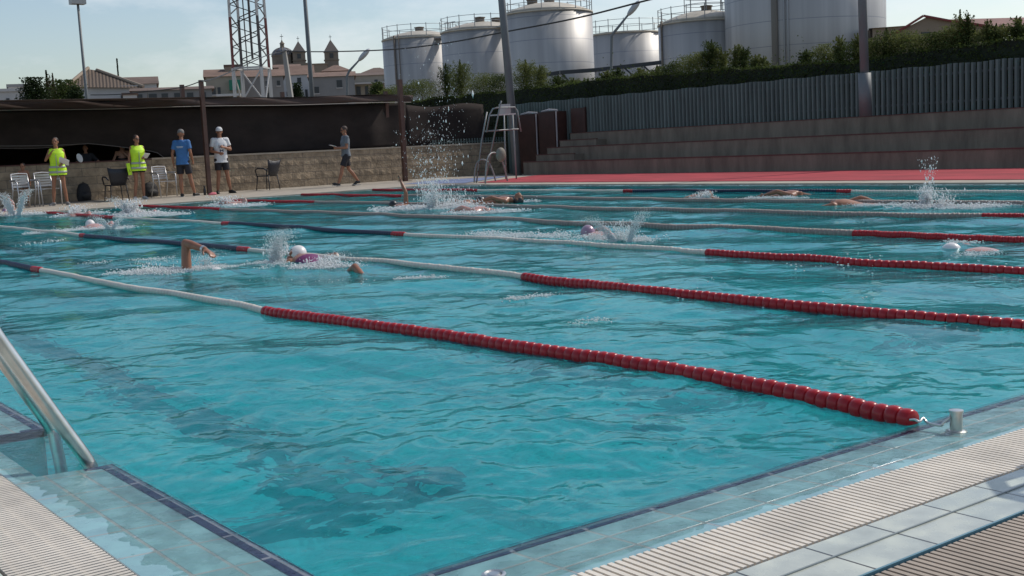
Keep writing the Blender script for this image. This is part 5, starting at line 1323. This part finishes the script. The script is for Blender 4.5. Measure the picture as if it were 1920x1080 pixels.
# lane rope anchor at the near end
A = gz(1793, 806, 0); 
t = empty('anchor_post', (A.x, A.y, 0), 'short shiny steel anchor post standing in the wet tiles beside the nearest rope', 'anchor post')
q = MB(); q.lathe([(.021, -.012), (.021, .060), (.0235, .061), (.0235, .068), (.010, .070)], n=24); q.build('post', M['steel'], t, smooth=False)
q = MB(); q.lathe([(.036, -.012), (.036, -.003), (.024, .0)], n=20); q.build('collar', M['steel'], t)
q = MB(); t1 = ropes[1]; k0 = V3((LW, 0, 0)); b0 = gz(1706, 787, .02)-k0; a0_ = A-k0+V3((0, 0, .045))
P_ = [b0, gz(1716, 787, .025)-k0, gz(1724, 791, .02)-k0, gz(1731, 784, .028)-k0, gz(1740, 793, .015)-k0, gz(1764, 798, .016)-k0, gz(1768, 793, .026)-k0, a0_+V3((-.02, .01, 0))]
Q = []
for i in range(len(P_)-1):
    p0, p1, p2, p3 = P_[max(i-1, 0)], P_[i], P_[i+1], P_[min(i+2, len(P_)-1)]
    for s in range(5): u = s/5; Q.append(.5*((2*p1)+(p2-p0)*u+(2*p0-5*p1+4*p2-p3)*u*u+(3*p1-p0-3*p2+p3)*u*u*u))
Q.append(P_[-1]); q.tube(Q, .0045, 8); q.build('hook', M['steel'], t1, smooth=True)
for k in range(2, 8):
    x0 = LW*k; o = MB(); o.lathe([(.021, -.012), (.021, .060), (.0235, .061), (.0235, .068), (.010, .070)], (0, 0, 0), 12)
# drain cap in the overflow deck
q = MB(); c_ = gz(926, 1077, .0); q.lathe([(.03, -.004), (.03, .002), (.024, .004), (.018, .001), (.012, .003), (.001, .003)], (c_.x, c_.y, .0), 20); tag(q.build('drain_cap', M['steel'], smooth=False), 'small round steel cap in the tiles at the bottom edge of the photo', 'drain cap')

# white plastic lounger chair just outside the frame throws the slatted shadow on the deck
t = empty('plastic_chair', (2.85, -.87, .01), 'white plastic slatted chair throwing the dark shadow at the right edge', 'chair', rz=R(-90))
wp = mat('white_chair_plastic', (.7, .7, .7), .4)
q = MB()
for i in range(7): q.box((-.22+i*.068, -.25, .42), (-.175+i*.068, .22, .445))
q.build('seat', wp, t)
q = MB(); q.tube([(-.24, -.22, .42), (-.25, -.30, .80), (-.15, -.32, .88), (.15, -.32, .88), (.25, -.30, .80), (.24, -.22, .42)], .028, 8)
for i in range(5): q.obox((-.16+i*.08, -.28, .64), (.022, .01, .2), Matrix.Rotation(R(-12), 3, 'X').inverted())
q.build('backrest', wp, t)
for s in (-1, 1):
    for yy in (-.22, .22): q = MB(); q.tube([(s*.23, yy, .42), (s*.26, yy*1.15, 0)], .02, 8); q.build('leg', wp, t)
    q = MB(); q.tube([(s*.27, -.27, .66), (s*.28, .2, .65), (s*.25, .22, .43)], .022, 8); q.build('armrest', wp, t)

# ================================================================== swimmers
def swimmer(label, pos, swim, pose, skin=skinW, wear=(), roll=0., pitch=0., depth=-.10, H=1.72, look=(0, .6, .8), fem=False, vox=.0085):
    """prone figure: local +Z is the way it swims, local +Y faces down"""
    u = V3((swim[0], swim[1], 0)).normalized(); dn = V3((0, 0, -1)); xr = dn.cross(u)
    t = person(label, (0, 0, 0), 0, H, fem, pose, skin, look, wear, group='swimmers in the lanes', vox=vox, cat='swimmer')
    Mb = Matrix((xr, dn, u)).transposed().to_4x4()
    Mr = Matrix.Rotation(R(roll), 4, 'Z') @ Matrix.Rotation(R(0), 4, 'X')
    Mp = Matrix.Rotation(R(pitch), 4, xr); s = H/1.75
    # pos is where the shoulders are
    Mx = Mp @ Mb @ Mr @ Matrix.Scale(s, 4) @ Matrix.Translation((0, 0, -1.42))
    t.matrix_world = Matrix.Translation((pos[0], pos[1], depth)) @ Mx
    return t
LEG = dict(kneeR=(.08, .04, .49), ankR=(.07, -.03, .10), kneeL=(-.08, -.03, .49), ankL=(-.07, -.12, .10), footR=(.0, .2, -1), footL=(0, .1, -1))
silver = smat('white_swim_cap', (.72, .70, .68), .3); pinkc = smat('lilac_swim_cap', (.34, .22, .30), .3); blackc = smat('black_swim_cap', (.02, .02, .022), .3); purple = smat('purple_swimsuit', (.16, .02, .10), .45, var=.3, vscale=8)
# sw(px) helper: shoulder position from the photo
def wpos(px_, py_, z=0): p = gz(px_, py_, z); return (p.x, p.y)
dr = V3((0, -1, 0))
UP1 = dict(LEG, shR=(.17, -.02, 1.42), elR=(.20, -.29, 1.44), wrR=(.17, -.20, 1.70), hdR=(0, .5, .6), curlR=.25, elL=(-.2, .10, 1.62), wrL=(-.17, .22, 1.85), pnR=(0, 1, 0))
FWD = dict(LEG, elR=(.20, -.05, 1.64), wrR=(.16, .06, 1.88), elL=(-.24, .12, 1.22), wrL=(-.20, .22, 1.0))
BACK = dict(LEG, elR=(.25, -.12, 1.22), wrR=(.22, -.10, .98), elL=(-.22, .08, 1.64), wrL=(-.16, .14, 1.88))
# 1 bent brown arm swimmer
s1 = swimmer('swimmer with one bent tanned arm high out of the water wearing a silver watch', (3.08, 8.30), (.12, -1, 0),
        dict(UP1, shR=(.17, -.03, 1.42), elR=(.185, -.345, 1.44), wrR=(.12, -.255, 1.68)), wear=(('swimcap', silver), ('shorts', blk, .72)), depth=-.115, H=1.78, roll=-8, pitch=9, look=(0, .9, .4), vox=.0075)
q = MB(); e_, w_ = V3((.185, -.345, 1.44)), V3((.12, -.255, 1.68)); d_ = (w_-e_).normalized(); c_ = w_-d_*.025; q.tube([c_-d_*.013, c_+d_*.013], .031, 14)
o = q.build('wrist_watch', alu); o.matrix_world = s1.matrix_world.copy(); tag(o, 'silver watch on the wrist of the bent arm', 'watch')
# 2 white capped swimmer with purple suit
s2 = swimmer('swimmer in a white cap and purple swimsuit lifting her head and upper back', (4.04, 8.12), (.07, .99, 0),
        dict(LEG, shR=(.17, 0, 1.41), elR=(.28, -.08, 1.30), wrR=(.30, .05, 1.12), elL=(-.30, .05, 1.30), wrL=(-.30, .16, 1.1), kneeL=(-.09, -.03, .49), ankL=(-.10, -.38, .12), footL=(0, .25, -1), kneeR=(.12, .12, .49), footR=(0, .2, -1)),
        wear=(('swimcap', silver), ('top', purple, .80, 1.31), ('goggles',  M['cable'])), look=(-.25, .25, .9), fem=True, depth=-.015, H=1.74, pitch=0, vox=.0075)
Mx = s2.matrix_world.copy(); s2.matrix_world = Matrix.Translation((4.04, 8.12, .02)) @ Matrix.Rotation(R(15), 4, (1, 0, 0)) @ Matrix.Translation((-4.04, -8.12, -.02)) @ Mx
# 3.. the others
def sw(label, px_, py_, swim, pose, dz=-.08, sink=0, **k):
    p = wpos(px_, py_); dz = max(dz, -.06)+.015; k.setdefault('vox', .012); k.setdefault('pitch', 10); return swimmer(label, p, swim, pose, depth=dz-sink, **k)
sw('far swimmer with one straight dark arm raised left of the tall spray', 748, 386, (.0, 1, 0), dict(LEG, shR=(.15, -.03, 1.42), elR=(.16, -.28, 1.46), wrR=(.14, -.46, 1.60), elL=(-.2, .1, 1.64), wrL=(-.17, .2, 1.86), curlR=.2), wear=(('swimcap', blackc),), dz=-.10)
sw('dark haired swimmer with head up in profile right of the tall spray', 950, 382, (.7, -.7, 0), dict(BACK, elL=(-.24, .2, 1.25), wrL=(-.2, .35, 1.1)), wear=(('swimcap', blackc),), dz=.03, look=(0, -.2, 1))
sw('swimmer with a lilac cap amid pale foam below the dark haired swimmer', 905, 395, (.3, -1, 0), BACK, wear=(('swimcap', pinkc),), dz=-.03, skin=skinP, look=(0, 0, 1))
sw('far swimmer in a pink cap touching the navy part of the farthest rope', 1492, 366, (.35, -1, 0), BACK, wear=(('swimcap', smat('pink_swim_cap', (.42, .16, .17), .3)), ('shorts', blk, .72)), dz=-.02, look=(0, 0, 1))
sw('swimmer in a dark lilac cap with a dark shoulder left of the right hand jet', 1572, 383, (-.25, 1, 0), BACK, wear=(('swimcap', smat('dark_lilac_cap', (.16, .12, .19), .3)),), dz=-.03, skin=skinA, look=(0, 0, 1))
sw('swimmer hidden in a splash with pale feet kicking in the middle of the pool', 1120, 440, (.2, 1, 0), dict(FWD, ankR=(.07, -.14, .12)), dz=-.12, skin=skinP, wear=(('swimcap', pinkc),))
sw('submerged swimmer with a pale cap just under the bright red floats', 1822, 466, (.1, .95, 0), FWD, dz=-.06, pitch=4, sink=.035, skin=skinP, wear=(('swimcap', silver),), look=(0, .2, 1))
sw('pale swimmer half cut off at the left edge of the photo behind a splash', 12, 400, (.1, 1, 0), dict(FWD, shR=(.15, -.03, 1.42), elR=(.16, -.26, 1.46), wrR=(.14, -.30, 1.7)), dz=-.05, skin=skinP, wear=(('swimcap', pinkc),))
sw('swimmer beside the red end of the third rope below the woman in yellow', 140, 404, (.1, 1, 0), BACK, dz=-.05, skin=skinP, wear=(('swimcap', blackc),))
sw('swimmer in foam below the dark armchair and the second yellow vest', 262, 401, (.1, 1, 0), BACK, dz=-.05, skin=skinP, wear=(('swimcap', silver),))
sw('swimmer in a red cap in foam below the man in the white shirt', 448, 383, (.25, -1, 0), BACK, dz=-.03, skin=skinP, wear=(('swimcap', smat('red_swim_cap', (.45, .03, .03), .3)),), look=(0, -.1, 1))
sw('pale shouldered swimmer in the second lane just above the red marked rope section', 175, 427, (.1, 1, 0), BACK, dz=-.03, skin=skinP, wear=(('swimcap', silver),))
sw('swimmer showing only a wet brown shoulder right of the tall spray', 884, 380, (.3, -1, 0), BACK, dz=-.04, skin=skinA, wear=(('swimcap', blackc),))
sw('far swimmer with only a white cap showing above the sixth rope', 1310, 370, (.1, -1, 0), dict(FWD), dz=-.05, skin=skinA, wear=(('swimcap', silver),), look=(0, -.1, 1))

# ================================================================== splashes
foam = bpy.data.materials.new('white_water'); foam.use_nodes = True
b = foam.node_tree.nodes['Principled BSDF']; _t = foam.node_tree.nodes.new('ShaderNodeBsdfTranslucent'); _t.inputs[0].default_value = (.93, .95, .95, 1); _m = foam.node_tree.nodes.new('ShaderNodeMixShader'); _m.inputs[0].default_value = .5; foam.node_tree.links.new(b.outputs[0], _m.inputs[1]); foam.node_tree.links.new(_t.outputs[0], _m.inputs[2]); foam.node_tree.links.new(_m.outputs[0], foam.node_tree.nodes['Material Output'].inputs[0]); b.inputs['Base Color'].default_value = (.92, .94, .94, 1); b.inputs['Roughness'].default_value = .25; b.inputs['Specular IOR Level'].default_value = .8
OCT = np.array([(1, 0, 0), (-1, 0, 0), (0, 1, 0), (0, -1, 0), (0, 0, 1), (0, 0, -1)], float); OF = np.array([(0, 2, 4), (2, 1, 4), (1, 3, 4), (3, 0, 4), (2, 0, 5), (1, 2, 5), (3, 1, 5), (0, 3, 5)])
def drops(P, S):
    """P points, S (k,3) radii"""
    k = len(P); V = (OCT[None]*S[:, None, :]+P[:, None, :]).reshape(-1, 3); F = (OF[None]+6*np.arange(k)[:, None, None]).reshape(-1, 3); return V, F
def splash(label, parts, name='water_splash'):
    """parts: ('jet', px, py, height, spread, n, size) | ('foam', px0, py0, px1, py1, width, n, size) | ('sheet', px, py, lean(dx,dy), height, width, n, size)"""
    VV = []; FF = []; o = 0; rg = np.random.default_rng(abs(hash(label)) % 1000 if False else len(label)*7+int(parts[0][1]))
    for p in parts:
        if p[0] == 'jet':
            _, a, c, h, sp, k, sz = p; k = int(k*2.2); sz = sz*.62; g0 = gz(a, c, 0); zz = h*rg.power(.55, k) if False else h*rg.random(k)**1.9
            s = sp*(.35+.9*zz/h); nb = max(4, k//40); ca = rg.normal(0, 1, (nb, 2)); idx = rg.integers(0, nb, k)
            xy = ca[idx]*.6*s[:, None]+rg.normal(0, .35, (k, 2))*s[:, None]
            P = np.stack([g0.x+xy[:, 0], g0.y+xy[:, 1], zz], 1); r = sz*np.exp(rg.normal(-.55, .5, k))*(1.15-.5*zz/h); S = np.stack([r, r*rg.uniform(.8, 1.3, k), r*rg.uniform(1, 3.2, k)], 1)
        elif p[0] == 'foam':
            _, a, c, a2, c2, wd, k, sz = p; k = int(k*2.6); sz = sz*.66; g0, g1 = gz(a, c, 0), gz(a2, c2, 0); nb = max(5, k//30); u = rg.random(nb); idx = rg.integers(0, nb, k)
            base = np.array(g0)[None, :2]*(1-u[:, None])+np.array(g1)[None, :2]*u[:, None]+rg.normal(0, wd*.6, (nb, 2))
            xy = base[idx]+rg.normal(0, wd*.33, (k, 2)); z = wave(xy[:, 0], xy[:, 1])+rg.exponential(sz*.8, k)
            P = np.stack([xy[:, 0], xy[:, 1], z], 1); r = sz*rg.uniform(.3, 1.1, k); S = np.stack([r*1.5, r*1.5, r*.6], 1)
        else:
            _, a, c, ln, h, wd, k, sz = p; k = int(k*2.4); sz = sz*.66; g0 = gz(a, c, 0); u = rg.random(k)**1.3; w_ = rg.normal(0, 1, k)*wd*(.25+.6*u)
            dx, dy = ln; nrm = math.hypot(dx, dy)+1e-6; P = np.stack([g0.x+dx*u+w_*dy/nrm, g0.y+dy*u+w_*dx/nrm, h*(u*(1.6-.6*u))+rg.normal(0, .02, k)], 1); r = sz*rg.uniform(.3, 1, k)*(1.3-u); S = np.stack([r, r, r*1.6], 1)
        V, F = drops(P, S); VV.append(V); FF.append(F+o); o += len(V)
    V = np.concatenate(VV); F = np.concatenate(FF); me = bpy.data.meshes.new(name); me.from_pydata(V.tolist(), [], F.tolist()); me.materials.append(foam); me.polygons.foreach_set('use_smooth', [True]*len(F)); me.update()
    return tag(obj(name, me), label, 'splash', 'splashes made by the swimmers', 'stuff')
splash('white water trailing behind and in front of the bent arm swimmer', (('foam', 235, 512, 335, 513, .14, 1100, .013), ('foam', 355, 507, 420, 500, .16, 900, .010), ('sheet', 385, 500, (.0, -.1), .16, .16, 500, .006), ('foam', 180, 495, 320, 485, .18, 160, .010), ('jet', 290, 510, .10, .12, 120, .010)))
splash('thrown sheet of water left of the white capped swimmer', (('sheet', 515, 492, (.05, -.12), .32, .10, 900, .009), ('jet', 522, 490, .26, .12, 350, .009), ('foam', 480, 492, 530, 492, .12, 350, .012), ('foam', 540, 502, 640, 500, .12, 900, .013), ('jet', 615, 498, .09, .16, 260, .010), ('sheet', 600, 495, (.1, -.3), .10, .08, 300, .008)))
splash('thin arc of foam right of the two nearest swimmers', (('foam', 745, 524, 825, 522, .07, 320, .010), ('foam', 960, 562, 1030, 556, .10, 190, .009), ('foam', 1085, 600, 1115, 600, .1, 50, .008)), 'foam_streak')
splash('tall fountain of spray high above the far end lanes', (('jet', 832, 385, 3.0, .42, 420, .013), ('jet', 812, 392, .52, .13, 800, .015), ('jet', 850, 386, .34, .30, 420, .014), ('jet', 800, 380, 1.4, .28, 320, .014)))
splash('broad churned white water around the raised far arm', (('foam', 735, 392, 900, 388, .30, 2300, .026), ('foam', 860, 398, 960, 396, .25, 900, .022), ('jet', 870, 388, .2, .3, 300, .014), ('foam', 975, 378, 1010, 378, .1, 120, .02)))
splash('crown shaped splash over the kicking swimmer in the pool centre', (('sheet', 1150, 452, (-.16, .22), .24, .06, 620, .009), ('sheet', 1180, 452, (.14, -.12), .30, .06, 620, .009), ('jet', 1163, 450, .20, .12, 420, .010), ('foam', 1090, 445, 1225, 447, .16, 900, .014), ('foam', 890, 437, 1060, 443, .22, 1100, .014)))
splash('upright white jet and foam above the sixth rope at the right', (('jet', 1742, 386, .62, .09, 260, .011), ('jet', 1738, 387, .26, .09, 700, .012), ('jet', 1768, 388, .24, .16, 320, .010), ('foam', 1700, 389, 1850, 388, .16, 1700, .018), ('foam', 1590, 384, 1700, 386, .12, 500, .013), ('foam', 1840, 386, 1915, 384, .12, 300, .014)))
splash('small spray around the pink capped swimmer by the farthest rope', (('foam', 1400, 372, 1500, 370, .14, 500, .014), ('foam', 1305, 372, 1335, 371, .10, 500, .018), ('jet', 1320, 372, .12, .10, 300, .018)))
splash('foam around the submerged swimmer at the right edge', (('foam', 1775, 455, 1815, 457, .10, 160, .010), ('foam', 1820, 476, 1870, 470, .10, 150, .009), ('foam', 1480, 500, 1700, 490, .5, 14, .012)), 'foam_streak')
splash('tall white splash at the left edge of the photo', (('sheet', 25, 404, (-.2, .2), .50, .12, 500, .022), ('sheet', 35, 404, (.2, -.2), .55, .10, 500, .02), ('foam', 5, 404, 60, 402, .25, 900, .028)))
splash('low foam around the swimmer at the red end of the third rope', (('foam', 122, 405, 165, 402, .22, 700, .026), ('jet', 142, 404, .22, .15, 300, .02)))
splash('white water over the swimmer below the dark armchair', (('foam', 235, 402, 315, 403, .28, 1800, .026), ('jet', 245, 402, .30, .2, 450, .022), ('sheet', 250, 402, (-.3, .3), .35, .15, 300, .02)))
splash('foam ring around the red capped swimmer', (('foam', 405, 384, 480, 385, .25, 1100, .022), ('jet', 425, 384, .20, .2, 350, .02)))
splash('pale splash and wake along the far part of the second rope', (('foam', 60, 436, 180, 430, .16, 700, .017), ('foam', 160, 428, 230, 427, .14, 700, .017), ('sheet', 205, 430, (-.2, .2), .22, .08, 260, .013), ('sheet', 210, 430, (.2, -.1), .2, .07, 200, .012)))
splash('scattered foam flecks drifting on the middle of the pool', (('foam', 1480, 500, 1560, 503, .3, 8, .014), ('foam', 30, 460, 90, 455, .2, 40, .015), ('foam', 1340, 545, 1500, 560, .4, 10, .010), ('foam', 640, 520, 700, 530, .3, 12, .01)), 'foam_streak')
